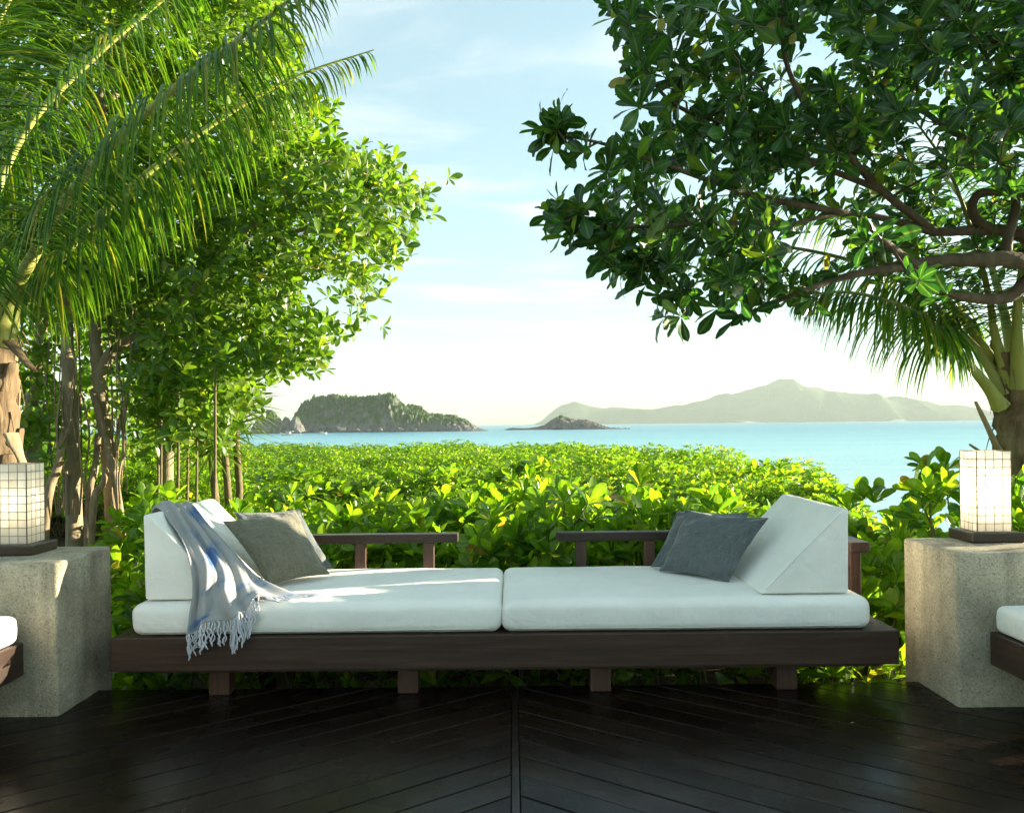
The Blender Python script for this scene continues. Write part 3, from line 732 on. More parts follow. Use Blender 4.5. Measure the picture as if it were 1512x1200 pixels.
# ---- scatter cushions
def pillow(corners, thick, mat, label, seed):
    """corners: bottom-left, bottom-right, top-right, top-left seen from the front"""
    bl, br, tr, tl = [np.array(tuple(c)) for c in corners]
    c = (bl + br + tr + tl) / 4
    o = thing('throw_pillow', tuple(c), label, 'cushion')
    nrm = np.cross(br - bl, tl - bl); nrm /= np.linalg.norm(nrm)
    n = 26
    V = []; UVs = []; 
    us = np.sin(np.linspace(-np.pi / 2, np.pi / 2, n + 1))
    for side in (1, -1):
        for v in us:
            for u in us:
                # pinched sides, pointed corners
                uu = u * (1 - 0.075 * (1 - v * v)); vv = v * (1 - 0.075 * (1 - u * u))
                a, b = (uu + 1) / 2, (vv + 1) / 2
                p = bl * (1 - a) * (1 - b) + br * a * (1 - b) + tr * a * b + tl * (1 - a) * b - c
                h = thick * (max(0.0, (1 - u * u)) ** 0.55) * (max(0.0, (1 - v * v)) ** 0.55)
                h *= 1 + 0.22 * fbm(u * 1.6 + seed, v * 1.6, seed, 3)
                e = (1 - abs(u)) * (1 - abs(v))
                wr = 0.006 * math.sin(9 * (u - v) + 6 * fbm(u * 1.2, v * 1.2, seed)) * max(0, 1 - 2.2 * e)
                V.append(p + nrm * side * (h + wr * (h > 0.003)))
    m_ = n + 1; N2 = m_ * m_
    Q = []
    for s in (0, 1):
        for j in range(n):
            for i in range(n):
                q = [s * N2 + j * m_ + i, s * N2 + j * m_ + i + 1, s * N2 + (j + 1) * m_ + i + 1, s * N2 + (j + 1) * m_ + i]
                Q.append(q if s == 0 else q[::-1])
    me = mesh_np('pillow_cover', V, Q)
    uvl = me.uv_layers.new(name='UVMap')
    idx = np.zeros(len(me.loops), np.int32); me.loops.foreach_get('vertex_index', idx)
    k = idx % N2
    uvs = np.stack([(us[k % m_] + 1) / 2 + seed, (us[k // m_] + 1) / 2], -1)
    uvl.data.foreach_set('uv', uvs.astype(np.float32).ravel())
    bm = bmesh.new(); bm.from_mesh(me); bmesh.ops.remove_doubles(bm, verts=bm.verts[:], dist=0.0004); bm.to_mesh(me); bm.free()
    link('cover', me, mat, o)
    # welted edge
    a = Acc(); ring = []
    for (A_, B_) in ((bl, br), (br, tr), (tr, tl), (tl, bl)):
        mid = (A_ + B_) / 2; inn = (c - mid) * 0.075
        for t in np.linspace(0, 1, 9)[:-1]:
            ring.append(A_ * (1 - t) + B_ * t + inn * (4 * t * (1 - t)) - c)
    ring.append(ring[0])
    a.tube(ring, 0.0035, 5); link('welt', a.mesh('pillow_welt'), mat, o)
    return o
pillow([P(396, 864, 3.66), P(486, 847, 3.86), P(436, 753, 4.06), P(330, 770, 3.80)], 0.066, MAT['pillow2'], 'olive grey silk cushion in front, leaning beside the tie-dyed throw', 0.3)
pillow([P(408, 850, 3.88), P(491, 838, 4.03), P(442, 752, 4.19), P(346, 757, 3.98)], 0.05, MAT['pillow'], 'dark grey cushion tucked behind the olive grey one near the throw', 1.7)
pillow([P(974, 842, 3.95), P(1076, 858, 3.68), P(1134, 765, 3.80), P(1012, 753, 4.06)], 0.066, MAT['pillow'], 'slate grey silk cushion in front, leaning on the bare white wedge', 2.9)
pillow([P(962, 836, 4.04), P(1062, 846, 3.84), P(1106, 757, 4.00), P(1000, 755, 4.20)], 0.05, MAT['pillow'], 'slate cushion mostly hidden behind the one on the bare wedge', 4.1)

# ---- the throw
def build_throw():
    # rows from behind the ridge to the hem; columns from the front edge to the rear edge
    G = [
        [P(226, 772, 3.72), P(232, 772, 3.76), P(240, 770, 3.80), P(248, 770, 3.84), P(258, 768, 3.88), P(268, 768, 3.92), P(278, 766, 3.96)],
        [P(233, 755, 3.64), P(241, 749, 3.70), P(247, 746, 3.75), P(255, 749, 3.79), P(264, 750, 3.83), P(273, 748, 3.88), P(280, 750, 3.92)],
        [P(247, 778, 3.52), P(258, 777, 3.57), P(267, 775, 3.62), P(277, 778, 3.66), P(287, 776, 3.71), P(296, 775, 3.75), P(304, 776, 3.79)],
        [P(268, 812, 3.45), P(279, 811, 3.48), P(290, 809, 3.52), P(300, 812, 3.56), P(311, 806, 3.60), P(321, 806, 3.63), P(330, 805, 3.67)],
        [P(285, 845, 3.415), P(298, 843, 3.42), P(310, 845, 3.43), P(320, 846, 3.46), P(334, 838, 3.52), P(346, 835, 3.56), P(356, 836, 3.60)],
        [P(286, 878, 3.395), P(299, 880, 3.40), P(312, 879, 3.40), P(326, 876, 3.41), P(344, 868, 3.45), P(362, 862, 3.52), P(380, 858, 3.58)],
        [P(284, 908, 3.375), P(298, 906, 3.375), P(312, 903, 3.38), P(334, 896, 3.38), P(352, 888, 3.41), P(376, 878, 3.47), P(408, 871, 3.55)],
        [P(283, 934, 3.365), P(297, 927, 3.365), P(313, 918, 3.365), P(345, 914, 3.365), P(363, 906, 3.37), P(384, 889, 3.42), P(438, 882, 3.53)],
    ]
    nu, nv = 61, 90
    rows = [catmull(r, nu) for r in G]
    g = np.array([catmull([rows[k][i] for k in range(len(rows))], nv) for i in range(nu)])   # (nu, nv, 3)
    # folds run along the length
    du = np.gradient(g, axis=0); dv = np.gradient(g, axis=1)
    nr = np.cross(du, dv); nr /= np.linalg.norm(nr, axis=2)[:, :, None] + 1e-9
    if nr[nu // 2, nv // 3, 2] < 0: nr = -nr
    for i in range(nu):
        for j in range(nv):
            u, v = i / (nu - 1), j / (nv - 1)
            ph = 2.3 * fbm(u * 1.5, v * 1.2, 5.0, 2)
            a = 0.006 + 0.008 * v
            f = a * (0.9 + math.sin(2 * math.pi * (3.6 * u + 0.35 * math.sin(2.5 * v)) + ph)) + 0.004 * (1 + math.sin(2 * math.pi * (8.3 * u) + 2 * ph))
            f += 0.004 * fbm(u * 9, v * 7, 1.0, 2)
            g[i, j] += nr[i, j] * (f + 0.006)
    bx_ = 0.5 * (g[0, 0] + g[-1, -1])
    o = thing('throw_blanket', (-1.35, 3.5, 0.43), 'grey cotton throw with blue tie-dyed patches and white fringe over the wedge', 'throw')
    V = local(o, g.reshape(-1, 3))
    i = np.arange(nu - 1)[:, None]; j = np.arange(nv - 1)[None, :]
    Q = np.stack([i * nv + j, (i + 1) * nv + j, (i + 1) * nv + j + 1, i * nv + j + 1], -1).reshape(-1, 4)
    me = mesh_np('throw_cloth', V, Q)
    uvl = me.uv_layers.new(name='UVMap')
    idx = np.zeros(len(me.loops), np.int32); me.loops.foreach_get('vertex_index', idx)
    uvl.data.foreach_set('uv', np.stack([idx // nv / (nu - 1) * 0.55, idx % nv / (nv - 1)], -1).astype(np.float32).ravel())
    c = link('cloth', me, MAT['throw'], o)
    sm = c.modifiers.new('thickness', 'SOLIDIFY'); sm.thickness = 0.003
    hem = g[:, -1]; prev = g[:, -4]
    rr = np.random.default_rng(4)
    for k in range(58):
        t = k / 57 * (nu - 1); i0 = min(int(t), nu - 2); f = t - i0
        p = hem[i0] * (1 - f) + hem[i0 + 1] * f; q = prev[i0] * (1 - f) + prev[i0 + 1] * f
        d = p - q; d /= np.linalg.norm(d)
        u = k / 57
        lying = u > 0.84
        L = rr.uniform(0.075, 0.115) * (1.35 if 0.45 < u < 0.7 else 1.0)
        pts = [p - d * 0.004]; cur = p.copy(); dr = d.copy(); ph = rr.uniform(0, 6.28); sway = rr.uniform(-0.35, 0.35)
        for s in range(1, 9):
            g_ = np.array([0.25, -0.05, -0.02]) if lying else np.array([sway * 0.3, -0.02, -1.0])
            dr = dr * 0.55 + g_ * 0.45; dr /= np.linalg.norm(dr)
            side = np.array([1.0, 0.3, 0.0]) if not lying else np.array([0.2, 1.0, 0.0])
            cur = cur + dr * L / 8
            w = cur + side * 0.0045 * math.sin(s * 1.7 + ph) + side * rr.normal(0, 0.0015)
            if lying: w[2] = max(w[2], 0.432)
            else: w[1] = min(w[1], 3.371 if w[2] > 0.28 else 3.374)
            pts.append(w)
        a = Acc(); r0 = rr.uniform(0.0024, 0.0036)
        a.tube(local(o, np.array(pts)), [r0 * x for x in (0.9, 1, 1.15, 1, 1.1, 1.0, 1.25, 1.5, 0.7)], 5)
        link('tassel', a.mesh('tassel'), MAT['tassel'], o)
build_throw()

# ================================================================== stone blocks, lamps, side daybeds
def stone_block(x0, x1, label):
    o = thing('stone_block', ((x0 + x1) / 2, 3.45, GZ), label, 'stone block')
    bm = box_bm(x0 - o.location.x, x1 - o.location.x, 3.225 - 3.45, 3.672 - 3.45, -0.25, 0.637 - GZ, 0.014, 3)
    bmesh.ops.subdivide_edges(bm, edges=[e for e in bm.edges if e.calc_length() > 0.1], cuts=10, use_grid_fill=True)
    for v in bm.verts:
        q = v.co; n = 0.0035 * fbm(q.x * 9 + x0, q.y * 9, q.z * 9, 4)
        v.co += Vector((n, n * 0.7, n * 0.5))
    link('block', bm_mesh('stone_body', bm, True), MAT['stone'], o)
    return o
stone_block(1.838, 2.62, 'square pebbled stone block under the brightly glowing lamp')
stone_block(-2.62, -1.893, 'square pebbled stone block under the dimmer lamp by the palm trunk')

def lamp(cx, cy_, z0, w, d, h, strength, watt, label, base_w, base_d):
    o = thing('table_lamp', (cx, cy_, z0), label, 'lamp')
    bh = 0.046
    link('base', bm_mesh('lamp_base', box_bm(-base_w / 2, base_w / 2, -base_d / 2, base_d / 2, 0.001, bh, 0.006)), MAT['lamp_wood'], o)
    sh = bpy.data.objects.new('lamp_shade', None); COL.objects.link(sh); sh.parent = o; sh.location = (0, 0, bh + 0.001)
    sh.empty_display_size = 0.05
    rows = 10
    meF = bm_mesh('pane', box_bm(-0.5, 0.5, -0.5, 0.5, -0.5, 0.5, 0)); meF.materials.append(MAT['pane'])
    wires = Acc()
    for fi in range(4):
        wid = w if fi % 2 == 0 else d; n = 4
        rot = Matrix.Rotation(fi * math.pi / 2, 4, 'Z'); dist = (d if fi % 2 == 0 else w) / 2
        cw, ch = wid / n, h / rows
        for r in range(rows):
            for c in range(n):
                mw = rot @ Matrix.Translation((-wid / 2 + (c + .5) * cw, -dist, (r + .5) * ch)) @ Matrix.Diagonal((cw - 0.0018, 0.002, ch - 0.0018, 1))
                link('pane', meF, None, sh, mw=mw)
        for c in range(n + 1):
            x = -wid / 2 + c * cw
            a, b = rot @ Vector((x, -dist, 0)), rot @ Vector((x, -dist, h))
            wires.tube([a, (a + b) / 2, b], 0.0017 if 0 < c < n else 0.0022, 5)
        for r in range(rows + 1):
            a, b = rot @ Vector((-wid / 2, -dist, r * ch)), rot @ Vector((wid / 2, -dist, r * ch))
            wires.tube([a, (a + b) / 2, b], 0.0017, 5)
    link('wire_frame', wires.mesh('wire_frame'), MAT['wire'], sh)
    bm = bmesh.new(); bmesh.ops.create_uvsphere(bm, u_segments=16, v_segments=10, radius=0.028)
    for v in bm.verts: v.co.z = v.co.z * 1.25 + 0.17
    link('bulb', bm_mesh('bulb', bm, True), bulb_mat('bulb_glow', strength), o)
    a = Acc(); a.tube([(0, 0, bh), (0, 0, 0.10), (0, 0, 0.14)], [0.014, 0.014, 0.012], 8); link('socket', a.mesh('socket'), MAT['lamp_wood'], o)
    ld = bpy.data.lights.new('lamp_light', 'POINT'); ld.energy = watt; ld.color = (1.0, 0.93, 0.80); ld.shadow_soft_size = 0.03
    lo = bpy.data.objects.new('lamp_light', ld); COL.objects.link(lo); lo.parent = o; lo.location = (0, 0, 0.25)
    return o
lamp(2.172, 3.58, 0.637, 0.155, 0.130, 0.362, 10, 1.0, 'square shell lamp glowing brightly on the stone block beside the sea view', 0.235, 0.20)
lamp(-2.222, 3.50, 0.637, 0.155, 0.130, 0.352, 4, 0.26, 'square shell lamp with a dim glow on the block in front of the palm trunk', 0.235, 0.20)

def side_daybed(x0, x1, y0, y1, label, mlabel):
    o = thing('side_daybed', ((x0 + x1) / 2, (y0 + y1) / 2, 0), label, 'daybed')
    box('side_beam', x0, x0 + 0.05, y0, y1, 0.19, 0.325, MAT['wood_y'], o)
    box('side_beam', x1 - 0.05, x1, y0, y1, 0.19, 0.325, MAT['wood_y'], o)
    box('end_beam', x0 + 0.052, x1 - 0.052, y1 - 0.05, y1, 0.19, 0.323, MAT['wood_x'], o)
    box('end_beam', x0 + 0.052, x1 - 0.052, y0, y0 + 0.05, 0.19, 0.323, MAT['wood_x'], o)
    box('platform', x0 + 0.052, x1 - 0.052, y0 + 0.052, y1 - 0.052, 0.30, 0.322, MAT['wood_y'], o)
    for xx in (x0 + 0.12, x1 - 0.2):
        for yy in (y0 + 0.2, y1 - 0.3): box('leg', xx, xx + 0.08, yy, yy + 0.08, 0.0, 0.189, MAT['wood_z'], o)
    mo = mattress('side_mattress', x0 + 0.012, x1 - 0.012, y0 + 0.03, y1 - 0.02, 0.326, 0.440, mlabel, 9.0 + x0, 0.025)
side_daybed(1.945, 2.75, 0.7, 3.185, 'corner of a dark wooden daybed in front of the block with the bright lamp', 'corner of a white mattress in front of the block with the bright lamp')
side_daybed(-2.80, -1.993, 0.7, 3.165, 'corner of a dark wooden daybed in front of the block with the dim lamp', 'corner of a white mattress in front of the block with the dim lamp')

# ================================================================== vegetation tools
def leaf_template(ns=4, width=0.42, curl=0.18, fold=0.25, power=1.7, base=0.10, tip=0.06, wave=0.0):
    t = 1 - (1 - np.linspace(0, 1, ns + 1)) ** 1.35
    w = np.sin(np.pi * np.clip(t, 0, 1) ** power) ** 0.6
    w = np.maximum(w, base * (1 - t)); w[-1] = max(tip, 0.05 if power < 1.0 else 0.20); w *= width / 2
    z = -curl * t ** 2 + 0.25 * curl * t
    V = []; A = []
    for k in range(ns + 1):
        e = fold * w[k]
        V += [(-w[k], t[k], z[k] + e + wave * math.sin(3 * k)), (0, t[k], z[k]), (w[k], t[k], z[k] + e - wave * math.sin(3 * k))]; A += [0, 1, 0]
    Q = []
    for k in range(ns):
        a = 3 * k
        Q += [(a, a + 1, a + 4, a + 3), (a + 1, a + 2, a + 5, a + 4)]
    return np.array(V, float), np.array(Q), np.array(A, float)

def norm(a): return a / (np.linalg.norm(a, axis=-1, keepdims=True) + 1e-9)

def rosettes(C, AX, n, L, open_=(18, 80), rng=RNG, jl=0.25, roll=0.25):
    """matrices (N*n,3,4) of leaves around tips C pointing along AX"""
    C = np.asarray(C, float); AX = norm(np.asarray(AX, float)); m = len(C)
    ref = np.where(np.abs(AX[:, 2:3]) < 0.9, np.array([[0, 0, 1.0]]), np.array([[1.0, 0, 0]]))
    e1 = norm(np.cross(AX, ref)); e2 = np.cross(AX, e1)
    k = np.arange(n)[None, :]
    az = k * 2.39996 + rng.uniform(0, 6.28, (m, 1)) + rng.normal(0, 0.25, (m, n))
    pol = np.radians(open_[0] + (open_[1] - open_[0]) * (k + rng.uniform(0, 1, (m, n))) / n)
    rad = np.cos(az)[..., None] * e1[:, None] + np.sin(az)[..., None] * e2[:, None]
    d = np.cos(pol)[..., None] * AX[:, None] + np.sin(pol)[..., None] * rad
    nrm_ = np.cos(pol)[..., None] * -rad + np.sin(pol)[..., None] * AX[:, None]
    nrm_ = norm(nrm_ + roll * rng.standard_normal(nrm_.shape))
    nrm_ = norm(nrm_ - d * np.sum(nrm_ * d, -1, keepdims=True))
    x = np.cross(d, nrm_)
    s = L * (1 + jl * rng.uniform(-1, 1, (m, n))) * (0.65 + 0.35 * np.sin(np.pi * (0.25 + 0.6 * k / n)))
    s = s[..., None]
    M_ = np.stack([x * s, d * s, nrm_ * s, np.broadcast_to(C[:, None] + d * 0.008, d.shape)], -1)
    return M_.reshape(-1, 3, 4)

def leaves_acc(acc, tmpl, Ms):
    V, Q, A = tmpl
    W = np.einsum('nij,vj->nvi', Ms[:, :, :3], V) + Ms[:, None, :, 3]
    n, nv = len(Ms), len(V)
    acc.add(W.reshape(-1, 3), (Q[None] + (np.arange(n) * nv)[:, None, None]).reshape(-1, 4), np.tile(A, n))

def to4(m3):
    return Matrix([list(m3[0]), list(m3[1]), list(m3[2]), [0, 0, 0, 1]])

def leaf_objects(parent, meshes, Ms, name='leaf'):
    loc = np.array(parent.location)
    for k, m3 in enumerate(Ms):
        m3 = m3.copy(); m3[:, 3] -= loc
        link(name, meshes[k % len(meshes)], None, parent, mw=to4(m3))

def template_mesh(name, t, mat):
    me = mesh_np(name, t[0], t[1], True, t[2]); me.materials.append(mat); return me

# ================================================================== shrubs (sea lettuce)
SL = [leaf_template(5, 0.46, 0.18, 0.22, 1.9, wave=0.025), leaf_template(5, 0.40, 0.0, 0.32, 2.1, wave=-0.02), leaf_template(5, 0.52, 0.36, 0.12, 1.75, wave=0.035)]
SL_low = [leaf_template(2, 0.46, 0.15, 0.22, 1.6)]
SLM = [template_mesh('shrub_leaf_blade', t, MAT['shrub']) for t in SL]

def shrub_tips(rng, rx, ry, h, n, low=0.15):
    th = rng.uniform(0, 2 * np.pi, n); cz = rng.uniform(low, 1, n)
    sr = np.sqrt(np.maximum(0, 1 - cz ** 2.4))
    sh = rng.uniform(0.80, 1.0, n)
    lump = 1 + 0.13 * np.sin(3 * th + rng.uniform(0, 6)) + rng.normal(0, 0.05, n)
    C = np.stack([rx * sr * sh * lump * np.cos(th), ry * sr * sh * lump * np.sin(th), h * cz * (0.86 + 0.14 * sh) * (0.92 + 0.16 * rng.uniform(-1, 1, n))], -1)
    AX = norm(np.stack([C[:, 0] / rx ** 2, C[:, 1] / ry ** 2, np.full(n, 0.9 / h)], -1)) + np.array([0, 0, 0.75])
    return C, norm(AX + 0.25 * rng.standard_normal(AX.shape))

def shrub_stems(acc, rng, C, k=14):
    for i in rng.choice(len(C), min(k, len(C)), replace=False):
        b = np.array([rng.uniform(-.08, .08), rng.uniform(-.08, .08), -0.03]); e = C[i]
        mid = (b + e) / 2 + np.array([0, 0, 0.08]) + rng.normal(0, 0.04, 3)
        acc.tube(catmull([b, mid, e], 6), [0.011, 0.010, 0.009, 0.008, 0.006, 0.004], 5)

def make_shrub(loc, rx, ry, h, tips, L, nl, rng, label, group, hero=0, low=0.12, name='sea_lettuce_shrub', lowpoly=False):
    o = thing(name, loc, label, 'shrub', group)
    C, AX = shrub_tips(rng, rx, ry, h, tips, low)
    Ms = rosettes(C, AX, nl, L, (12, 74), rng)
    if hero:
        wc = Ms[:, :, 3] + np.array(loc)
        score = -Ms[:, 1, 3] / ry + 1.4 * Ms[:, 2, 3] / h + rng.uniform(0, 0.5, len(Ms))
        order = np.argsort(-score); hi = order[:hero]; rest = order[hero:]
        for k, i in enumerate(hi): link('leaf', SLM[k % 3], None, o, mw=to4(Ms[i]))
    else: rest = np.arange(len(Ms))
    acc = Acc()
    if lowpoly: leaves_acc(acc, SL_low[0], Ms[rest])
    else:
        for q in range(3): leaves_acc(acc, SL[q], Ms[rest[q::3]])
    link('foliage', acc.mesh('shrub_foliage'), MAT['shrub'], o, kind='stuff')
    sa = Acc(); shrub_stems(sa, rng, C); link('stems', sa.mesh('shrub_stems'), MAT['stem'], o)
    return o

def copy_thing(src, loc, scale, rz, label=None, group=None):
    c = src.copy(); COL.objects.link(c); c.location = loc; c.scale = scale; c.rotation_euler = (0, 0, rz)
    if label: c['label'] = label
    if group: c['group'] = group
    for ch in src.children:
        d = ch.copy(); COL.objects.link(d); d.parent = c
    return c

ORD = ['first', 'second', 'third', 'fourth', 'fifth', 'sixth', 'seventh', 'eighth', 'ninth', 'tenth', 'eleventh', 'twelfth', 'thirteenth', 'fourteenth']
# the row right behind the bench
rs = np.random.default_rng(21)
hero_x = np.linspace(-2.05, 2.75, 11)
for k, x in enumerate(hero_x):
    top = float(np.interp(x, [-2.2, -1.2, -0.4, 0.3, 1.2, 1.7, 2.2, 2.5, 3], [0.46, 0.54, 0.62, 0.70, 0.68, 0.58, 0.66, 0.86, 0.88])) + rs.uniform(-0.05, 0.05)
    y = 4.98 + rs.uniform(-0.1, 0.14) - (0.12 if x > 1.9 else 0)
    h = top - GZ
    make_shrub((x, y, GZ), 0.36, 0.36, h, 66, 0.145, 8, rs, '%s sea lettuce shrub in the row behind the bench, counting from the dim lamp' % ORD[k], 'shrubs just behind the bench', hero=72, low=0.22)
# by the block ends
for (x, y, top, lab) in [(-1.86, 4.12, 0.36, 'low leafy shrub squeezed between the dim-lamp block and the bench end'),
                         (1.93, 4.28, 0.50, 'leafy shrub squeezed between the bench arm and the bright-lamp block'),
                         (2.42, 4.42, 0.82, 'tall sea lettuce shrub standing out against the water beside the bright lamp'),
                         (-2.05, 4.42, 0.56, 'young rosette plant peeping over the block of the dim lamp'),
                         (2.95, 4.5, 0.80, 'leafy shrub behind the bright lamp at the palm foot')]:
    make_shrub((x, y, GZ), 0.27, 0.27, top - GZ, 34, 0.135, 8, rs, lab, 'shrubs beside the stone blocks', hero=60, low=0.2)

# prototypes for the many shrubs further back
protos = []
for k in range(6):
    protos.append(make_shrub((0, 0, 0), 0.5, 0.5, 1.0, 74, [0.15, 0.125, 0.105, 0.135, 0.115, 0.09][k], 7, np.random.default_rng(40 + k), 'p', 'p', low=0.3, lowpoly=False))
for k in range(3):
    protos.append(make_shrub((0, 0, 0), 0.5, 0.5, 1.0, 230, [0.062, 0.07, 0.055][k], 6, np.random.default_rng(60 + k), 'p', 'p', low=0.35, lowpoly=True))
used = [False] * 9; FAR = {}
def place_shrub(x, y, top, wid, label, group, rr):
    k = rr.randrange(6) if (y < 8.4 or (y < 12.5 and rr.random() < 0.45)) else 6 + rr.randrange(3)
    z = ground_h(x, y)
    h = top - z
    sc = (wid, wid, h)
    rz = rr.uniform(0, 6.28)
    if not used[k]:
        used[k] = True; o = protos[k]
        o.location = (x, y, z); o.scale = sc; o.rotation_euler = (0, 0, rz); o['label'] = label; o['group'] = group
    else: copy_thing(protos[k], (x, y, z), sc, rz, label, group)
rr = random.Random(3)
spots = []
y = 5.5
while y < 31:
    step = 0.46 + 0.034 * (y - 5.0)
    x = -0.58 * y - 0.6
    while x < min(hedge_edge(y), 0.66 * y + 0.3):
        xx, yy = x + rr.uniform(-.4, .4) * step, y + rr.uniform(-.4, .4) * step
        if xx < hedge_edge(yy) and not (xx < -0.475 * yy and yy < 9.5): spots.append((yy, xx, step))
        x += step
    y += step * 0.9
spots.sort()
NEAR_AREAS = [('behind the tie-dyed throw', -9, -0.36), ('behind the olive cushion', -0.36, -0.22), ('beyond the rail near the olive cushion', -0.22, -0.08), ('beside the gap between the two back rails', -0.08, 0.02), ('in the gap between the two back rails', 0.02, 0.09), ('beyond the rail near the slate cushions', 0.09, 0.20), ('behind the slate cushions', 0.20, 0.30), ('behind the bare wedge cushion', 0.30, 9)]
FAR_AREAS = [('at the banyan foot', -9, -0.42), ('beside the saplings', -0.42, -0.32), ('below the pinnacle rocks', -0.32, -0.26), ('below the cliff of the rocky island', -0.26, -0.16), ('below the tail of the rocky island', -0.16, -0.03), ('below the low rocky islet', -0.03, 0.12), ('below the long ridge of the hazy island', 0.12, 0.24), ('below the hazy peak', 0.24, 9)]
far_pile = Acc(); kept = 0
for (yy, xx, step) in spots:
    if yy < 8.4:
        top = float(np.interp(yy, [5.4, 5.9, 6.6, 8.4], [0.60, 0.50, 0.22, 0.20])) - (0.16 if xx > 1.7 else 0.0)
        zone = 'near hedge' if yy < 6.3 else 'dip behind the near hedge'
    else:
        top = float(np.interp(yy, [8.4, 10, 16, 24, 31], [0.26, 0.42, 0.48, 0.42, 0.34])); zone = 'front of the far hedge' if yy < 11.5 else ('middle of the far hedge' if yy < 15 else 'back of the far hedge')
    if xx < -0.33 * yy: top += 0.26 * min(1, (-0.33 * yy - xx) / 1.2)
    top += rr.uniform(-0.13, 0.15) + 0.16 * fbm(xx * 0.55, yy * 0.4, 6.0, 2)
    wid = 0.86 * step / 0.42 * rr.uniform(0.85, 1.15)
    area = [a for a, lo, hi in (NEAR_AREAS if yy < 8.4 else FAR_AREAS) if lo <= xx / yy < hi][0]
    if kept < 280:
        place_shrub(xx, yy, top, wid, 'shrub in the %s, %s' % (zone, area), 'shrubs in the %s, %s' % (zone, area), rr); kept += 1
    else:
        # the far end of the hedge, too small to tell apart
        src = protos[6 + rr.randrange(3)].children[0].data
        if src.name not in FAR:
            n_ = len(src.vertices); v_ = np.zeros(n_ * 3, np.float32); src.vertices.foreach_get('co', v_)
            FAR[src.name] = v_.reshape(-1, 9, 3)
        v_ = FAR[src.name]; zg = ground_h(xx, yy); c_, s_ = math.cos(xx * 7), math.sin(xx * 7)
        w_ = v_.copy()
        w_[..., 0] = (v_[..., 0] * c_ - v_[..., 1] * s_) * wid + xx; w_[..., 1] = (v_[..., 0] * s_ + v_[..., 1] * c_) * wid + yy; w_[..., 2] = v_[..., 2] * (top - zg) + zg
        nq = np.array([(0, 1, 4, 3), (1, 2, 5, 4), (3, 4, 7, 6), (4, 5, 8, 7)])
        far_pile.add(w_.reshape(-1, 3), (nq[None] + (np.arange(len(w_)) * 9)[:, None, None]).reshape(-1, 4))
link('hedge', far_pile.mesh('far_hedge_end'), MAT['shrub'], kind='stuff', label='farthest sunlit strip of hedge along the top of the beach', cat='hedge')
print('shrubs', len(spots), kept)

# low plants under and beside the bench, seen between its legs
ul = leaf_template(4, 0.34, 0.25, 0.2, 1.3)
ulM = template_mesh('undergrowth_leaf', ul, MAT['shrub'])
ru = np.random.default_rng(77)
UB = ['beside the dim-lamp block', 'between the two legs below the olive cushion', 'between the two middle legs', 'between the two legs below the slate cushions', 'beside the bright-lamp block']
for k in range(17):
    x = -1.85 + k * 0.235 + ru.uniform(-.05, .05); yv = 3.78 + ru.uniform(-.08, .25)
    o = thing('undergrowth_plant', (x, yv, GZ), 'low shaded leafy plant under the bench, ' + UB[min(4, k * 5 // 17)], 'plant', 'plants under the bench, ' + UB[min(4, k * 5 // 17)])
    C = np.stack([ru.uniform(-.14, .14, 9), ru.uniform(-.12, .12, 9), ru.uniform(0.22, 0.41, 9)], -1)
    Ms = rosettes(C, np.array([[0, -0.3, 1.0]]) + 0.4 * ru.standard_normal((9, 3)), 6, 0.12, (20, 95), ru)
    for i in range(16): link('leaf', ulM, None, o, mw=to4(Ms[i]))
    acc = Acc(); leaves_acc(acc, ul, Ms[16:]); link('foliage', acc.mesh('undergrowth_foliage'), MAT['shrub'], o, kind='stuff')
    sa = Acc()
    for c in C: sa.tube(catmull([(0, 0, -.02), (c[0] * .4, c[1] * .4, c[2] * .6), c], 5), [.006, .005, .005, .004, .003], 5)
    link('stems', sa.mesh('undergrowth_stems'), MAT['stem'], o)

# ================================================================== trees
class Skeleton:
    def __init__(s): s.n = []; s.r = []
    def limb(s, acc, pts, r0, r1, n=26, seg=9, wob=0.05, rng=RNG):
        c = catmull(pts, n); r = r0 + (r1 - r0) * np.linspace(0, 1, n) ** 0.9
        acc.tube(c, r, seg, wob=wob, rng=rng)
        s.n += list(c); s.r += list(r)
    def grow(s, acc, tips, rng, max_r=0.012, sag=0.06):
        N_ = np.array(s.n); R_ = np.array(s.r)
        tips = np.asarray(tips)
        d0 = np.array([np.min(np.sum((N_ - t) ** 2, 1)) for t in tips])
        for i in np.argsort(d0):
            t = tips[i]; dd = np.sum((N_ - t) ** 2, 1); j = int(np.argmin(dd)); b = N_[j]; L = math.sqrt(dd[j])
            if L < 0.02: continue
            k = max(3, min(8, int(L / 0.12) + 2))
            mid = (b + t) / 2 + rng.normal(0, 0.10 * L, 3) - np.array([0, 0, sag * L])
            c = catmull([b, mid, t], k)
            ra = min(R_[j] * 0.75, max_r * (0.6 + 1.2 * min(L, 1.2)))
            r = np.linspace(max(ra, 0.0035), 0.003, k)
            acc.tube(c, r, 5)
            N_ = np.vstack([N_, c[1:]]); R_ = np.concatenate([R_, r[1:]])

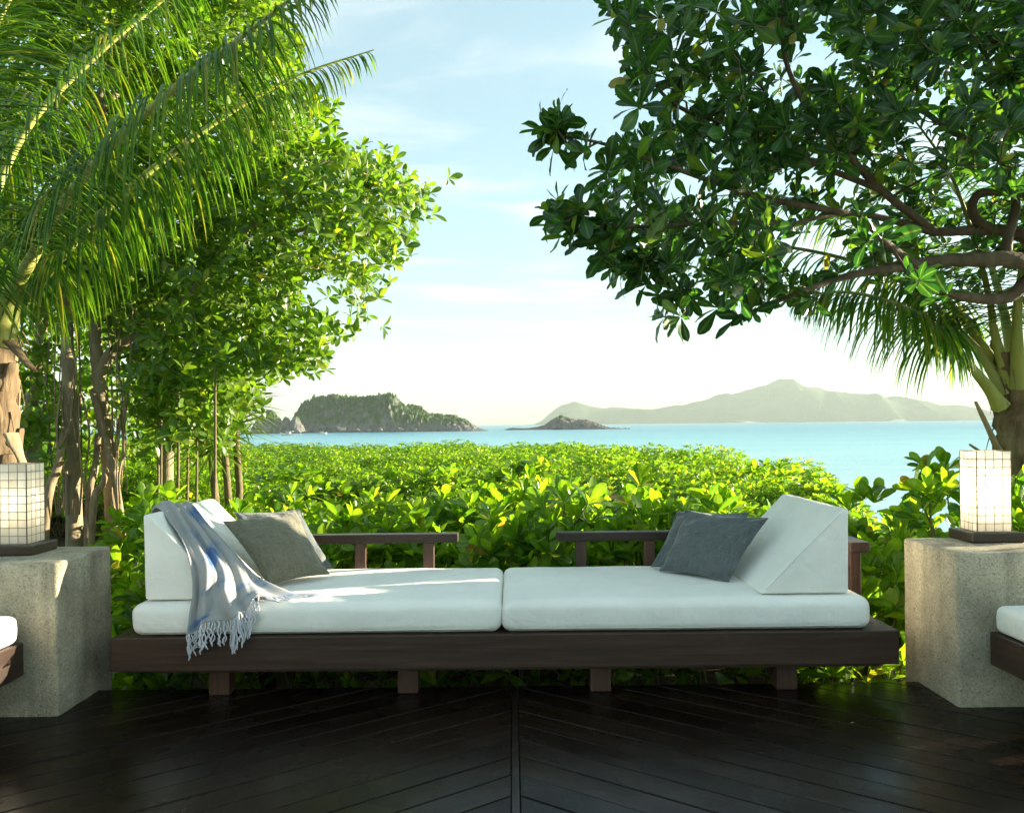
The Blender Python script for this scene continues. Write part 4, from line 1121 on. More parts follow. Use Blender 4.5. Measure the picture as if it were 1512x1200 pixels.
def sample_poly(rng, poly, n, d0, d1, holes=(), weight=None, dpow=1.0):
    poly = np.asarray(poly, float); out = []
    lo, hi = poly.min(0), poly.max(0)
    while len(out) < n:
        q = rng.uniform(lo, hi, (n * 2, 2))
        ok = in_poly(q[:, 0], q[:, 1], poly)
        for h in holes: ok &= ~in_poly(q[:, 0], q[:, 1], h)
        q = q[ok]
        if weight is not None: q = q[rng.uniform(0, 1, len(q)) < weight(q[:, 0], q[:, 1])]
        out += [tuple(a) for a in q]
    out = np.array(out[:n]); dep = d0 + (d1 - d0) * rng.uniform(0, 1, n) ** dpow
    return np.array([tuple(P(a, b, d)) for (a, b), d in zip(out, dep)])

def split_leaves(Ms, n_obj, min_z=None):
    c = Ms[:, :, 3] + Ms[:, :, 1] * 0.5
    u, v = pix(c)
    ok = (u > 5) & (u < 1507) & (v > 5) & (v < 800)
    idx = np.where(ok)[0]; idx = idx[np.argsort(c[idx, 1])]
    hi = idx[:n_obj]; m_ = np.ones(len(Ms), bool); m_[hi] = False
    return hi, np.where(m_)[0]

# ---- the broad-leaved tree over the bench's right end
rt = np.random.default_rng(5)
tree = thing('broad_leaved_tree', (4.5, 5.7, GZ), 'dark broad-leaved tree reaching over the bench end by the bright lamp', 'tree')
sk = Skeleton(); acc = Acc()
L0 = np.array(tree.location)
sk.limb(acc, [(4.5, 5.7, GZ - 0.6), (4.52, 5.7, 0.4), (4.35, 5.55, 1.3), (4.0, 5.25, 2.0)], 0.15, 0.10, 20, 12)
trunk_end = (4.0, 5.25, 2.0)
def PT(*a): return tuple(P(*a))
sk.limb(acc, [trunk_end, PT(1520, 388, 4.55), PT(1440, 384, 4.45), PT(1380, 386, 4.4), PT(1330, 394, 4.35), PT(1250, 408, 4.25), PT(1180, 432, 4.15), PT(1090, 468, 4.05)], 0.055, 0.008, 40, 10)
sk.limb(acc, [trunk_end, PT(1535, 410, 4.75), PT(1490, 438, 4.7), PT(1440, 440, 4.65), PT(1390, 428, 4.6), PT(1350, 404, 4.55), PT(1290, 380, 4.5)], 0.05, 0.015, 34, 10)
sk.limb(acc, [trunk_end, PT(1530, 360, 4.7), PT(1490, 342, 4.7), PT(1440, 340, 4.7), PT(1380, 342, 4.65), PT(1320, 326, 4.6), PT(1250, 315, 4.5), PT(1170, 330, 4.35)], 0.05, 0.010, 36, 10)
sk.limb(acc, [PT(1470, 342, 4.7), PT(1442, 325, 4.66), PT(1436, 300, 4.62), PT(1455, 284, 4.6), PT(1520, 286, 4.6)], 0.032, 0.022, 20, 9)
sk.limb(acc, [PT(1485, 380, 4.5), PT(1488, 350, 4.55), PT(1500, 300, 4.6), PT(1480, 240, 4.65), PT(1400, 190, 4.6), PT(1330, 140, 4.5), PT(1270, 100, 4.4)], 0.035, 0.009, 34, 9)
sk.limb(acc, [PT(1350, 390, 4.35), PT(1310, 360, 4.2), PT(1290, 340, 4.1), PT(1270, 322, 4.0)], 0.025, 0.012, 14, 8)
sk.limb(acc, [PT(1380, 342, 4.65), PT(1300, 280, 4.5), PT(1240, 215, 4.3), PT(1205, 185, 4.2), PT(1160, 90, 4.1), PT(1155, 0, 4.0)], 0.026, 0.008, 26, 8)
sk.limb(acc, [PT(1300, 280, 4.5), PT(1200, 240, 4.3), PT(1090, 190, 4.1), PT(990, 150, 3.9), PT(930, 60, 3.75)], 0.02, 0.006, 26, 8)
sk.limb(acc, [PT(1250, 315, 4.5), PT(1120, 290, 4.2), PT(1000, 250, 3.9), PT(900, 215, 3.7), PT(830, 200, 3.6)], 0.02, 0.005, 26, 8)
sk.limb(acc, [PT(1170, 330, 4.35), PT(1050, 330, 4.1), PT(950, 335, 3.8), PT(860, 330, 3.65)], 0.015, 0.005, 22, 7)
sk.limb(acc, [trunk_end, (3.6, 4.9, 2.6), (3.4, 5.0, 3.3), (3.2, 5.0, 3.9)], 0.08, 0.02, 24, 9)
sk.limb(acc, [(3.6, 4.9, 2.6), (4.4, 5.2, 3.2), (5.3, 5.6, 3.8)], 0.05, 0.015, 20, 8)
sk.limb(acc, [(3.5, 5.0, 3.0), (2.7, 4.4, 3.4), (1.9, 4.0, 3.7)], 0.04, 0.012, 22, 8)
poly_core = [(1110, -50), (1090, 60), (1010, 150), (960, 200), (900, 260), (880, 330), (930, 400), (1040, 410), (1110, 452), (1180, 448), (1240, 425), (1300, 425), (1420, 440), (1600, 440), (1720, 460), (1720, -50)]
poly_edge = [(915, -60), (895, 30), (925, 100), (940, 160), (1000, 170), (1110, 60), (1110, -60)]
poly_l1 = [(818, 150), (800, 160), (790, 205), (825, 228), (900, 262), (960, 230), (900, 200), (845, 195)]
poly_l2 = [(800, 295), (795, 320), (845, 360), (900, 385), (930, 330), (860, 300)]
poly_l3 = [(880, 395), (925, 425), (985, 420), (1000, 390), (930, 370)]
poly_l4 = [(985, 435), (975, 470), (1005, 470), (1040, 425), (1010, 400)]
tips = np.vstack([sample_poly(rt, poly_core, 1350, 3.7, 5.9, dpow=1.1, weight=lambda a, b: np.where((a < 1200) & (b < 170), 0.6, np.where((a > 1250) & (b > 230) & (b < 430), 0.7, 1.0))),
                  sample_poly(rt, poly_edge, 80, 3.6, 4.6), sample_poly(rt, poly_l1, 15, 3.5, 3.8), sample_poly(rt, poly_l2, 20, 3.55, 3.9),
                  sample_poly(rt, poly_l3, 12, 3.7, 4.0), sample_poly(rt, poly_l4, 7, 3.7, 4.0)])
# unseen rest of the crown, shaped to pass and block the low sun
# gaps to the sky, and a clearing in front of the bare limbs
pu, pv_ = pix(tips)
gapn = np.array([mnoise.noise((a / 95.0, b / 80.0, c * 0.8)) for a, b, c in zip(pu, pv_, tips[:, 1])])
limbs = (pu > 1150) & (pv_ > 255) & (pv_ < 450) & (tips[:, 1] < 4.85) & (rt.uniform(0, 1, len(tips)) < 0.8)
tips = tips[~limbs & ((gapn > -0.22) | (pu < 960))]
extra = np.stack([rt.uniform(2.8, 7.2, 260), rt.uniform(3.9, 6.6, 260), rt.uniform(2.2, 4.3, 260)], -1)
extra = extra[extra[:, 2] > 2.1 + 0.26 * (extra[:, 0] - 2.8)]
top_ = np.stack([rt.uniform(1.2, 3.2, 60), rt.uniform(3.6, 4.6, 60), rt.uniform(3.2, 4.0, 60)], -1)
ends = np.array([PT(1092, 467, 4.05), PT(1110, 460, 4.08), PT(1130, 452, 4.1), PT(1165, 436, 4.12), PT(1200, 440, 4.1), PT(1290, 380, 4.5), PT(1270, 320, 4.0), PT(1170, 330, 4.35), PT(1240, 405, 4.2), PT(1060, 455, 4.05)])
shade_tips = np.stack([rt.uniform(5.0, 7.6, 150), rt.uniform(2.7, 5.0, 150), rt.uniform(0.6, 2.4, 150)], -1)  # added low foliage out of view, shading the daybed beam and deck
tips = np.vstack([tips, extra, top_, shade_tips, ends])
sk.grow(acc, tips, rt, 0.011)
link('trunk', (lambda a: a)(mesh_np('tree_limbs', local(tree, np.concatenate(acc.V)), np.concatenate(acc.Q))), MAT['bark'], tree)
RL = [leaf_template(5, 0.44, 0.26, 0.16, 1.8, wave=0.03), leaf_template(5, 0.36, 0.05, 0.34, 2.0, wave=-0.02), leaf_template(5, 0.50, 0.45, 0.06, 1.7, wave=0.04)]
RLM = [template_mesh('broad_leaf_blade', t, MAT['right_leaf']) for t in RL]
ax = norm(tips - np.array([3.4, 4.9, 2.2])) * 0.7 + np.array([0, 0, 0.45]) + 0.45 * rt.standard_normal(tips.shape)
Ms = rosettes(tips, ax, 8, 0.112, (18, 110), rt, 0.45, 0.55)
hi, rest = split_leaves(Ms, 300)
leaf_objects(tree, RLM, Ms[hi])
acc = Acc(); Mr = Ms[rest].copy(); Mr[:, :, 3] -= L0
for q in range(3): leaves_acc(acc, RL[q], Mr[q::3])
link('crown', acc.mesh('broad_crown'), MAT['right_leaf'], tree, kind='stuff')

# ---- the banyan-like tree on the other side
lt = np.random.default_rng(9)
tree2 = thing('banyan_tree', (-4.0, 7.8, ground_h(-4.0, 7.8)), 'sunlit spreading tree with aerial roots beside the palm with the dim lamp', 'tree')
L2 = np.array(tree2.location)
sk = Skeleton(); acc = Acc(); D = 7.4
def g0(px, d):
    x = P(px, 700, d).x; return (x, d, ground_h(x, d) - 0.1)
sk.limb(acc, [g0(172, D), PT(163, 700, D), PT(156, 640, D), PT(146, 560, D), PT(141, 500, D), PT(140, 440, D), PT(150, 350, 7.6), PT(170, 250, 7.8)], 0.075, 0.04, 34, 12, 0.06)
sk.limb(acc, [PT(147, 552, D), PT(165, 520, D), PT(195, 498, D), PT(225, 488, D), PT(270, 450, D), PT(310, 395, D), PT(350, 350, D), PT(420, 310, 7.5), PT(510, 285, 7.6), PT(600, 280, 7.7)], 0.06, 0.012, 44, 9, 0.05)
sk.limb(acc, [g0(108, 7.2), PT(108, 690, 7.2), PT(104, 600, 7.2), PT(100, 520, 7.25), PT(97, 430, 7.3), PT(100, 330, 7.5), PT(130, 200, 7.8), PT(200, 100, 8)], 0.075, 0.04, 34, 12, 0.09)
sk.limb(acc, [g0(40, 8.2), PT(45, 640, 8.2), PT(60, 500, 8.2), PT(75, 350, 8.2), PT(120, 200, 8.3)], 0.07, 0.05, 26, 10, 0.1)
sk.limb(acc, [g0(240, 8.6), PT(250, 600, 8.6), PT(270, 520, 8.5), PT(320, 480, 8.3), PT(365, 480, 8.0), PT(385, 452, 7.9), PT(400, 440, 7.8), PT(450, 400, 7.7)], 0.09, 0.02, 34, 10, 0.06)
sk.limb(acc, [PT(320, 480, 8.3), PT(360, 400, 8.2), PT(420, 350, 8.1), PT(480, 330, 8)], 0.05, 0.015, 22, 8)
sk.limb(acc, [PT(200, 100, 8), PT(280, 130, 8), PT(360, 190, 7.9), PT(440, 230, 7.8), PT(540, 250, 7.7)], 0.05, 0.012, 26, 8)
sk.limb(acc, [PT(130, 200, 7.8), PT(180, 60, 8), PT(240, -60, 8.2)], 0.06, 0.02, 20, 8)
polyL = [(-60, -120), (395, -120), (400, -20), (425, 60), (455, 130), (482, 159), (493, 204), (530, 212), (560, 236), (590, 252), (630, 281), (622, 312), (600, 340), (601, 363), (578, 385), (556, 400), (539, 431), (550, 448), (502, 493), (480, 528), (425, 545), (380, 575), (350, 600), (335, 630), (325, 650), (210, 650), (200, 560), (180, 470), (60, 440), (-60, 440)]
holeL = [(425, 410), (495, 395), (520, 430), (490, 485), (440, 480)]
dens = lambda a, b: np.where((b < 330) & (a < 330), 0.75, 1.0)
tipsL = np.vstack([sample_poly(lt, polyL, 2100, 6.7, 9.4, [holeL], dens, 1.0),
                   sample_poly(lt, [(-60, -100), (330, -100), (380, 120), (420, 250), (470, 330), (420, 500), (330, 620), (200, 640), (-60, 640)], 620, 9.2, 11.0),
                   sample_poly(lt, [(-60, 420), (70, 430), (80, 640), (60, 720), (-60, 720)], 60, 7.0, 8.2)])
sk.grow(acc, tipsL, lt, 0.010)
link('trunk', mesh_np('banyan_limbs', local(tree2, np.concatenate(acc.V)), np.concatenate(acc.Q)), MAT['bark_pale'], tree2)
LL = [leaf_template(4, 0.46, 0.22, 0.2, 1.35), leaf_template(4, 0.40, 0.10, 0.3, 1.5)]
LLM = [template_mesh('banyan_leaf_blade', t, MAT['left_leaf']) for t in LL]
axL = norm(tipsL - np.array([-3.5, 8.4, 2.4])) * 0.6 + np.array([0.15, -0.1, 0.5]) + 0.5 * lt.standard_normal(tipsL.shape)
# each tip is a short spray: three little rosettes
C3 = np.vstack([tipsL + lt.normal(0, 0.085, tipsL.shape) for _ in range(3)])
Ms = rosettes(C3, np.vstack([axL] * 3), 6, 0.115, (20, 100), lt, 0.3, 0.35)
hi, rest = split_leaves(Ms, 300)
leaf_objects(tree2, LLM, Ms[hi])
acc = Acc(); Mr = Ms[rest].copy(); Mr[:, :, 3] -= L2
for q in range(2): leaves_acc(acc, LL[q], Mr[q::2])
link('crown', acc.mesh('banyan_crown'), MAT['left_leaf'], tree2, kind='stuff')
# aerial roots, each its own part
for (a, b, r, dd, cnt) in [((136, 575), (176, 745), 0.030, 7.25, 1), ((158, 690), (138, 742), 0.028, 7.2, 1), ((95, 640), (70, 738), 0.035, 7.05, 1), ((145, 640), (131, 735), 0.03, 7.3, 1)]:
    p, q = P(*a, dd), P(*b, dd - 0.15); acc = Acc(); e = q + (q - p) * 0.35; e.z = ground_h(e.x, e.y) - 0.05
    acc.tube(local(tree2, catmull([p, (p + q) / 2 + Vector((0.02, 0, 0)), q, e], 10)), np.linspace(r, r * 1.15, 10), 8, wob=0.06, rng=lt)
    link('aerial_root', acc.mesh('aerial_root'), MAT['rope'], tree2)
for k in range(34):
    px = lt.choice([92, 100, 110, 118, 165, 178, 185, 70]) + lt.normal(0, 7); top = lt.uniform(430, 620); bot = min(760, top + lt.uniform(120, 330))
    dd = 7.05 + lt.uniform(-.1, .25)
    p, q = P(px + lt.normal(0, 5), top, dd), P(px + lt.normal(0, 9), bot, dd)
    c = catmull([p, p.lerp(q, .35) + Vector((lt.normal(0, .03), lt.normal(0, .03), 0)), p.lerp(q, .7) + Vector((lt.normal(0, .03), lt.normal(0, .03), 0)), q], 12)
    acc = Acc(); acc.tube(local(tree2, c), lt.uniform(0.004, 0.010), 5, wob=0.1, rng=lt)
    link('aerial_root', acc.mesh('aerial_root'), MAT['rope'], tree2)

# saplings at its foot
for k, (px, top, bot, d) in enumerate([(232, 600, 720, 7.0), (258, 560, 715, 7.1), (285, 620, 700, 7.4), (312, 540, 740, 6.6), (228, 620, 700, 6.9), (272, 600, 690, 7.6)]):
    x = P(px, 700, d).x; zb = ground_h(x, d)
    o = thing('sapling', (x, d, zb), 'thin bare-stemmed sapling with a leafy top, %s from the banyan trunks' % ORD[k], 'sapling', 'saplings beside the banyan')
    tp = P(px + 6, top, d)
    acc = Acc(); c = catmull([(x, d, zb - .05), (x + .03, d, (zb + tp.z) / 2), tp], 10); acc.tube(local(o, c), np.linspace(0.018, 0.009, 10), 6)
    link('stem', acc.mesh('sapling_stem'), MAT['stem'], o)
    C = np.array(tp) + lt.normal(0, 0.16, (16, 3)); Ms = rosettes(C, lt.normal(0, .4, (16, 3)) + np.array([0, 0, 1]), 6, 0.11, (20, 95), lt)
    Ms[:, :, 3] -= np.array(o.location)
    acc = Acc(); leaves_acc(acc, LL[0], Ms); link('foliage', acc.mesh('sapling_foliage'), MAT['left_leaf'], o, kind='stuff')

# ---- dark thicket behind the banyan: one mass
tk = np.random.default_rng(31)
C = np.stack([tk.uniform(-9.5, -3.6, 700), tk.uniform(10.0, 13.0, 700), tk.uniform(-0.2, 4.6, 700)], -1)
C = C[C[:, 0] < -0.37 * C[:, 1]]
Ms = rosettes(C, tk.normal(0, 1, C.shape), 7, 0.2, (20, 100), tk)
acc = Acc(); leaves_acc(acc, LL[0], Ms)
link('thicket', acc.mesh('thicket'), MAT['left_leaf'], kind='stuff', label='dense green thicket filling the gaps behind the banyan trunks', cat='thicket')

# ---- pandanus tufts at the edge of the trees
bt = leaf_template(5, 0.05, 0.55, 0.5, 0.9, 0.5, 0.05)
bM = template_mesh('pandanus_blade_mesh', bt, MAT['grass_leaf'])
for k, (px, py, d, s, lab) in enumerate([(346, 612, 8.6, 0.55, 'spiky pandanus tuft hanging at the edge of the banyan crown'), (330, 645, 8.3, 0.55, 'spiky pandanus tuft below the banyan crown, nearest the water'), (312, 668, 8.0, 0.5, 'lowest spiky pandanus tuft among the yellow-green shrubs')]):
    p = P(px, py, d); zb = ground_h(p.x, d)
    o = thing('pandanus_plant', (p.x, d, zb), lab, 'plant')
    acc = Acc(); acc.tube([(0, 0, -.1), (0.05, 0, (p.z - zb) / 2), (0, 0, p.z - zb)], [.05, .04, .035], 7); link('stem', acc.mesh('pandanus_stem'), MAT['stem'], o)
    Ms = rosettes(np.array([[0, 0, p.z - zb]] * 2), np.array([[0.1, -.2, 1.0], [-.2, 0.1, 1]]), 42, s, (10, 110), lt, 0.25, 0.2)
    for m3 in Ms: link('blade', bM, None, o, mw=to4(m3))

# ================================================================== palms
def leaflet_template(ns=6):
    return ns
def frond(parent, pts, r0, lmax, n_side, rng, droop=1.0, as_objects=False, start=0.22, mat=None, wid=0.024, spread=0.62, up=(0, 0, 1)):
    """rachis along pts plus folded, drooping leaflets on both sides"""
    loc = np.array(parent.location)
    c = catmull(pts, 60)
    f = bpy.data.objects.new('frond', None); COL.objects.link(f); f.parent = parent; f.empty_display_size = 0.05
    acc = Acc()
    r = np.interp(np.linspace(0, 1, 60), [0, 0.08, 0.3, 1], [r0 * 1.5, r0, r0 * 0.62, 0.004])
    acc.tube(c - loc, r, 7)
    link('rachis', acc.mesh('frond_rachis'), MAT['petiole'], f)
    T = norm(np.gradient(c, axis=0)); upv = np.array(up, float)
    joined = Acc()
    for side in (-1, 1):
        for k in range(n_side):
            t = start + (1 - start) * (k + rng.uniform(-.3, .3)) / n_side
            t = min(max(t, 0), 0.999)
            i = int(t * 59); p = c[i]; tg = T[i]
            S = np.cross(tg, upv); S /= np.linalg.norm(S) + 1e-9; S *= side
            nn = np.cross(S, tg) * side
            q = (t - start) / (1 - start)
            L = lmax * (0.62 + 0.45 * math.sin(math.pi * min(1, 0.18 + 0.85 * q))) * (1 - 0.62 * q ** 3) * rng.uniform(0.88, 1.1)
            d = S * spread + tg * (0.30 + 0.6 * q) + nn * 0.25 + rng.normal(0, 0.07, 3); d /= np.linalg.norm(d)
            ns = 6; pos = p.copy(); V = []; 
            w0 = wid * (0.7 + 0.3 * (1 - q)) * rng.uniform(0.85, 1.15)
            dr = droop * rng.uniform(0.75, 1.25)
            cur = d.copy()
            ws = [0.35, 0.85, 1.0, 0.95, 0.75, 0.45, 0.06]
            A = []
            for s in range(ns + 1):
                wv = np.cross(cur, np.array([0, 0, 1.0])); l_ = np.linalg.norm(wv)
                wv = wv / l_ if l_ > 0.15 else S
                nv_ = np.cross(wv, cur); 
                if nv_[2] < 0: nv_ = -nv_
                h = w0 * ws[s] / 2
                V += [pos - wv * h - nv_ * h * 0.55, pos.copy(), pos + wv * h - nv_ * h * 0.55]; A += [0, 1, 0]
                cur = cur + np.array([0, 0, -1.0]) * dr * (0.40 - 0.22 * s / ns); cur /= np.linalg.norm(cur)
                pos = pos + cur * L / ns
            V = np.array(V) - loc
            Q = []
            for s in range(ns): Q += [(3 * s, 3 * s + 1, 3 * s + 4, 3 * s + 3), (3 * s + 1, 3 * s + 2, 3 * s + 5, 3 * s + 4)]
            if as_objects: link('leaflet', mesh_np('leaflet', V, Q, True, A), MAT['palm_leaf'], f)
            else: joined.add(V, Q, np.array(A))
    if not as_objects: link('leaflets', joined.mesh('frond_leaflets'), MAT['palm_leaf'], f, kind='stuff')
    return f

def palm_trunk(o, base, top, r, rng, n_boots, boot_pts):
    loc = np.array(o.location); acc = Acc()
    c = catmull([base, tuple((np.array(base) + np.array(top)) / 2 + np.array([0.03, 0, 0])), top], 40)
    rad = np.array([r * (1 + 0.10 * math.sin(k * 1.9) + 0.05 * rng.standard_normal()) for k in range(40)])
    acc.tube(c - loc, rad, 18, wob=0.05, rng=rng); link('trunk', acc.mesh('palm_trunk'), MAT['fibre'], o)
    def stub(p0, d, L, w0, w1, th, bend):
        d = np.array(d, float); d /= np.linalg.norm(d)
        out = np.array([d[0], d[1], 0]); out /= np.linalg.norm(out) + 1e-9
        sd = np.cross(d, out); sd = sd / np.linalg.norm(sd) if np.linalg.norm(sd) > 0.05 else np.array([1.0, 0, 0])
        V = []; ns = 7; m_ = 8; p = np.array(p0, float)
        for k in range(ns + 1):
            t = k / ns; nn = np.cross(sd, d)
            w = (w0 + (w1 - w0) * t ** 0.7) * (1 + 0.08 * rng.standard_normal()); hh = th * (1 - 0.5 * t)
            if k == ns: w *= 0.85; hh *= 0.8
            for u in range(m_):
                an = 2 * math.pi * u / m_
                V.append(p + sd * w * math.cos(an) + nn * hh * math.sin(an) - loc)
            d = d + out * bend / ns; d /= np.linalg.norm(d); p = p + d * L / ns
        Q = [(k * m_ + u, k * m_ + (u + 1) % m_, (k + 1) * m_ + (u + 1) % m_, (k + 1) * m_ + u) for k in range(ns) for u in range(m_)]
        e = ns * m_; Q += [(e, e + 1, e + 2, e + 3), (e, e + 3, e + 4, e + 7), (e + 4, e + 5, e + 6, e + 7)]
        link('leaf_base', mesh_np('leaf_base', V, Q), MAT['husk'] if rng.uniform() < 0.6 else MAT['fibre'], o)
    for k in range(n_boots):
        ph = k * 2.4 + 0.5; f = 0.25 + 0.75 * (k + 0.5) / n_boots
        i = int(f * 39); pc = c[i]; out = np.array([math.cos(ph), math.sin(ph), 0])
        stub(pc + out * r * 0.82, out * 0.20 + np.array([0, 0, 1.0]), rng.uniform(0.12, 0.22), rng.uniform(0.055, 0.08), rng.uniform(0.03, 0.045), 0.022, rng.uniform(-0.1, 0.12))
    for (a, b, w) in boot_pts:
        a = np.array(tuple(a)); b = np.array(tuple(b)); stub(a, b - a, np.linalg.norm(b - a), w, w * 0.45, 0.016, 0.05)
    # loose fibre hanging from the sheaths
    acc = Acc()
    for k in range(60):
        ph = rng.uniform(0, 6.28); i = int(rng.uniform(14, 39)); pc = c[i] + np.array([math.cos(ph), math.sin(ph), 0]) * r * 1.02
        L = rng.uniform(0.10, 0.28); sw = rng.normal(0, 0.05, 3)
        acc.tube(np.array([pc, pc + sw * 0.6 + np.array([0, 0, -L * .5]), pc + sw + np.array([0, 0, -L])]) - loc, [0.005, 0.004, 0.002], 4)
    link('fibre', acc.mesh('palm_fibre_strands'), MAT['fibre'], o, kind='stuff')

rp = np.random.default_rng(14)
# palm by the dim lamp
zb = ground_h(-3.05, 4.6)
palm = thing('coconut_palm', (-3.05, 4.6, zb), 'coconut palm with long sunlit fronds behind the dim lamp', 'palm tree')
pb0 = PT(-6, 470, 4.6)
palm_trunk(palm, (-3.06, 4.6, zb - 0.1), PT(-12, 440, 4.6), 0.115, rp, 26, [(PT(14, 505, 4.48), PT(50, 548, 4.42), 0.045), (PT(16, 640, 4.43), PT(36, 692, 4.38), 0.05)])
frond(palm, [PT(-4, 500, 4.55), PT(14, 440, 4.5), PT(45, 385, 4.45), PT(100, 292, 4.38), PT(170, 210, 4.3), PT(272, 119, 4.2), PT(340, 68, 4.15), PT(420, 6, 4.1), PT(480, -45, 4.05)], 0.05, 0.68, 122, rp, 1.6, True, 0.27, wid=0.019)
frond(palm, [PT(4, 510, 4.58), PT(25, 455, 4.58), PT(60, 415, 4.6), PT(140, 325, 4.65), PT(250, 230, 4.75), PT(363, 152, 4.85), PT(453, 107, 4.95), PT(552, 74, 5.05)], 0.048, 0.60, 110, rp, 1.6, False, 0.27, wid=0.019)
frond(palm, [PT(-30, 470, 4.55), PT(-60, 330, 4.4), PT(-75, 180, 4.2), PT(-70, 40, 4.05), PT(-40, -110, 3.95), PT(20, -220, 3.9)], 0.04, 1.25, 110, rp, 0.30, False, 0.15, wid=0.021, spread=1.1, up=(0, -1, 0.3))
frond(palm, [PT(-30, 470, 4.7), PT(-20, 330, 4.8), PT(40, 190, 4.9), PT(140, 85, 5.0), PT(235, 5, 5.1), PT(330, -70, 5.2)], 0.04, 0.7, 110, rp, 1.3, False, 0.2, wid=0.019)
frond(palm, [PT(-30, 470, 4.5), PT(-90, 400, 4.2), PT(-130, 330, 3.9), PT(-150, 300, 3.6)], 0.038, 0.75, 50, rp, 0.9, False, 0.15)
frond(palm, [PT(-40, 460, 4.7), PT(-120, 300, 5.0), PT(-200, 180, 5.4), PT(-320, 120, 5.8)], 0.04, 0.8, 60, rp, 1.0, False, 0.15)
frond(palm, [PT(-20, 470, 4.7), PT(-30, 250, 5.1), PT(-10, 60, 5.6), PT(50, -60, 6.2)], 0.04, 0.8, 60, rp, 0.9, False, 0.18)

# palm by the bright lamp
zb = ground_h(3.36, 5.2)
palm2 = thing('coconut_palm', (3.38, 5.2, zb), 'palm with a dark fibrous trunk and arching stalks behind the bright lamp', 'palm tree')
palm_trunk(palm2, (3.40, 5.2, zb - 0.1), PT(1502, 520, 5.2), 0.155, rp, 20, [(PT(1474, 665, 5.02), PT(1442, 592, 5.0), 0.034), (PT(1480, 690, 5.0), PT(1432, 655, 5.0), 0.014)])
frond(palm2, [PT(1478, 600, 5.1), PT(1458, 570, 5.06), PT(1433, 540, 5.02), PT(1407, 506, 5.0), PT(1380, 481, 4.98), PT(1340, 456, 4.95), PT(1280, 436, 4.92), PT(1220, 432, 4.9), PT(1170, 450, 4.88)], 0.040, 0.52, 84, rp, 1.5, True, 0.40, wid=0.020)
frond(palm2, [PT(1484, 585, 5.15), PT(1468, 553, 5.2), PT(1447, 521, 5.25), PT(1415, 487, 5.3), PT(1388, 458, 5.35), PT(1330, 415, 5.45), PT(1240, 380, 5.55), PT(1120, 360, 5.7), PT(1000, 362, 5.8), PT(900, 385, 5.9)], 0.040, 0.62, 96, rp, 1.3, False, 0.34, wid=0.020)
frond(palm2, [PT(1488, 560, 5.2), PT(1460, 524, 5.3), PT(1428, 479, 5.4), PT(1401, 447, 5.5), PT(1350, 390, 5.7), PT(1270, 330, 6.0), PT(1150, 290, 6.3), PT(1030, 290, 6.6)], 0.040, 0.6, 74, rp, 1.2, False, 0.3)
frond(palm2, [PT(1492, 570, 5.15), PT(1481, 537, 5.15), PT(1468, 487, 5.15), PT(1461, 440, 5.1), PT(1440, 360, 5.0), PT(1400, 250, 4.9), PT(1330, 150, 4.8)], 0.045, 0.7, 60, rp, 0.9, False, 0.35)
frond(palm2, [PT(1506, 570, 5.1), PT(1502, 500, 5.0), PT(1506, 420, 4.9), PT(1530, 300, 4.8), PT(1600, 180, 4.6)], 0.05, 0.7, 56, rp, 0.9, False, 0.35)
frond(palm2, [PT(1515, 570, 5.2), PT(1540, 480, 5.4), PT(1600, 400, 5.8), PT(1720, 350, 6.4), PT(1850, 360, 7.0)], 0.045, 0.75, 60, rp, 0.9, False, 0.25)
frond(palm2, [PT(1500, 560, 5.3), PT(1480, 450, 5.7), PT(1440, 330, 6.3), PT(1380, 250, 7.0), PT(1300, 230, 7.6)], 0.045, 0.75, 60, rp, 0.9, False, 0.25)

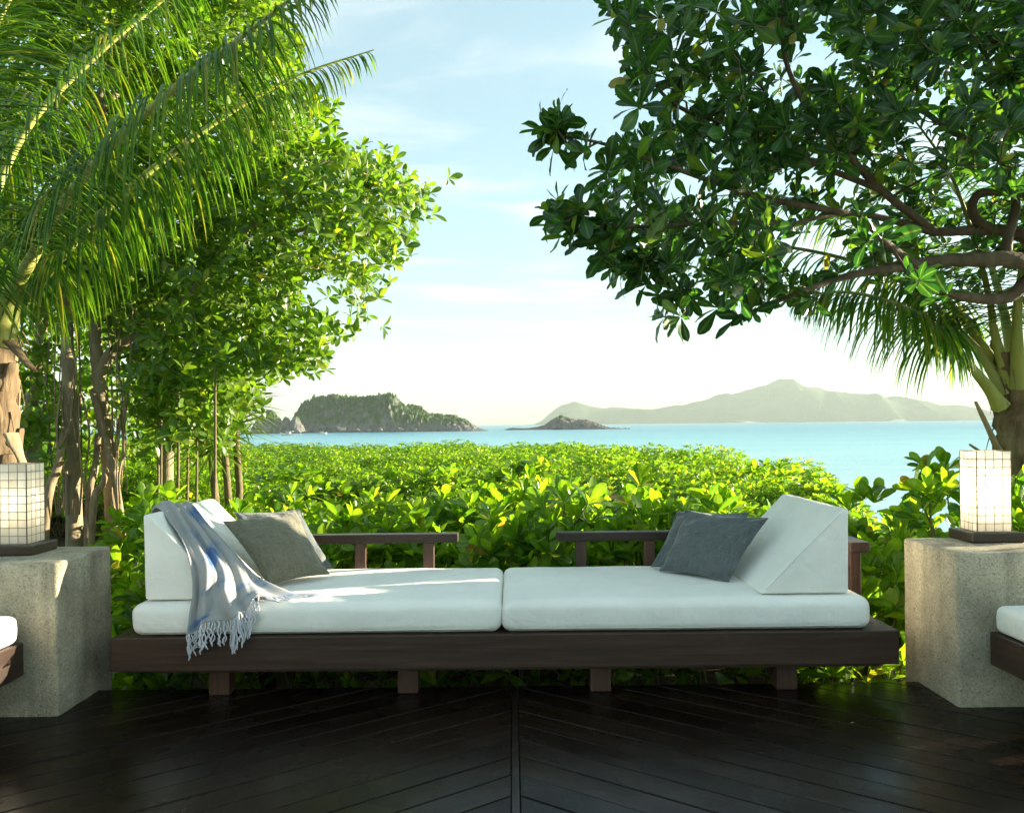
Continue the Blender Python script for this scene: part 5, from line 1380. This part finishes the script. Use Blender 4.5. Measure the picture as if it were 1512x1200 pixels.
# ================================================================== boats
def boat(px, py, d, Lb, label, heading):
    p = P(px, py, d)
    o = thing('boat', (p.x, d, SEA_Z), label, 'boat', rz=heading)
    n = 14; V = []; 
    secs = [(-1, 0), (-0.95, -0.55), (-0.6, -0.9), (0, -1.0), (0.6, -0.9), (0.95, -0.55), (1, 0)]
    for k in range(n + 1):
        t = k / n; x = (t - 0.5) * Lb
        bw = Lb * 0.15 * (math.sin(math.pi * min(1, 0.35 + 0.65 * (1 - t))) ** 0.6 if t < 0.98 else 0.06)
        sh = Lb * 0.10 * (1 + 0.9 * t ** 2.2)
        for (u, v) in secs: V.append((x + (0.05 * Lb * t if v == 0 else 0), u * bw, sh if v == 0 else sh * (1 + v) - Lb * 0.05 * (-v) * (1 - t ** 3)))
    m_ = len(secs)
    Q = [(k * m_ + j, (k + 1) * m_ + j, (k + 1) * m_ + j + 1, k * m_ + j + 1) for k in range(n) for j in range(m_ - 1)]
    Q += [(k * m_, k * m_ + m_ - 1, (k + 1) * m_ + m_ - 1, (k + 1) * m_) for k in range(n)]
    link('hull', mesh_np('boat_hull', V, Q), MAT['boat_white'], o)
    a = Acc()
    for s in (-1, 1):
        a.tube([(-0.48 * Lb, s * Lb * 0.115, 0.102 * Lb), (0, s * Lb * 0.152, 0.125 * Lb), (0.35 * Lb, s * Lb * 0.11, 0.158 * Lb), (0.53 * Lb, s * 0.01, 0.19 * Lb)], 0.012 * Lb, 5)
    link('gunwale', a.mesh('boat_gunwale'), MAT['boat_wood'], o)
    cb = link('cabin', bm_mesh('boat_cabin', box_bm(-0.18 * Lb, 0.14 * Lb, -0.085 * Lb, 0.085 * Lb, 0.09 * Lb, 0.235 * Lb, 0.012 * Lb)), MAT['boat_white'], o)
    for x in (-0.12, -0.02, 0.08):
        for s in (-1, 1):
            link('window', bm_mesh('boat_window', box_bm((x - .035) * Lb, (x + .035) * Lb, s * 0.0875 * Lb - 0.004 * Lb, s * 0.0875 * Lb + 0.004 * Lb, 0.165 * Lb, 0.215 * Lb, 0)), MAT['boat_glass'], cb)
    link('canopy', bm_mesh('boat_canopy', box_bm(-0.40 * Lb, 0.18 * Lb, -0.115 * Lb, 0.115 * Lb, 0.262 * Lb, 0.278 * Lb, 0.004 * Lb)), MAT['boat_white'], o)
    for x in (-0.38, -0.2, 0.16):
        for s in (-1, 1):
            a = Acc(); a.tube([(x * Lb, s * 0.10 * Lb, 0.10 * Lb), (x * Lb, s * 0.10 * Lb, 0.263 * Lb)], 0.007 * Lb, 5); link('canopy_post', a.mesh('boat_post'), MAT['boat_dark'], o)
    a = Acc(); a.tube([(-0.02 * Lb, 0, 0.27 * Lb), (-0.02 * Lb, 0, 0.46 * Lb)], 0.007 * Lb, 5); link('mast', a.mesh('boat_mast'), MAT['boat_dark'], o)
boat(425, 643, 385, 7.6, 'larger white boat with a canopy moored before the pinnacle rocks', 2.9)
boat(475, 640, 430, 5.4, 'smaller white boat nearer the boulders of the rocky island', 0.35)

# ================================================================== fallen leaves on the deck
fl = simple_noise_mat('dry_leaf', [(0.3, (0.16, 0.11, 0.06)), (0.7, (0.34, 0.27, 0.17))], 30, 0.8, 0.2, 0.2)
ft = leaf_template(4, 0.4, 0.2, 0.2, 1.4); fM = template_mesh('dry_leaf_blade', ft, fl)
rf = np.random.default_rng(2)
for (px, py, s, lab) in [(252, 1031, 0.014, 'tiny dry leaf on the deck below the throw'), (1262, 1068, 0.016, 'tiny dry leaf on the deck below the bench end by the bright lamp'), (1324, 1092, 0.016, 'tiny curled leaf on the shiny deck before the bright-lamp block')]:
    d = F_PX * CAM_Z / (py - CY - (756 - px) * math.tan(ROLL)); p = P(px, py, d)
    a = rf.uniform(0, 6.28)
    o = link('fallen_leaf', fM, None, label=lab, cat='leaf', group='dry leaves on the deck', mw=Matrix.Translation((p.x, d, 0.007)) @ Matrix.Rotation(a, 4, 'Z') @ Matrix.Diagonal((s * 1.3, s * 1.3, s, 1)))
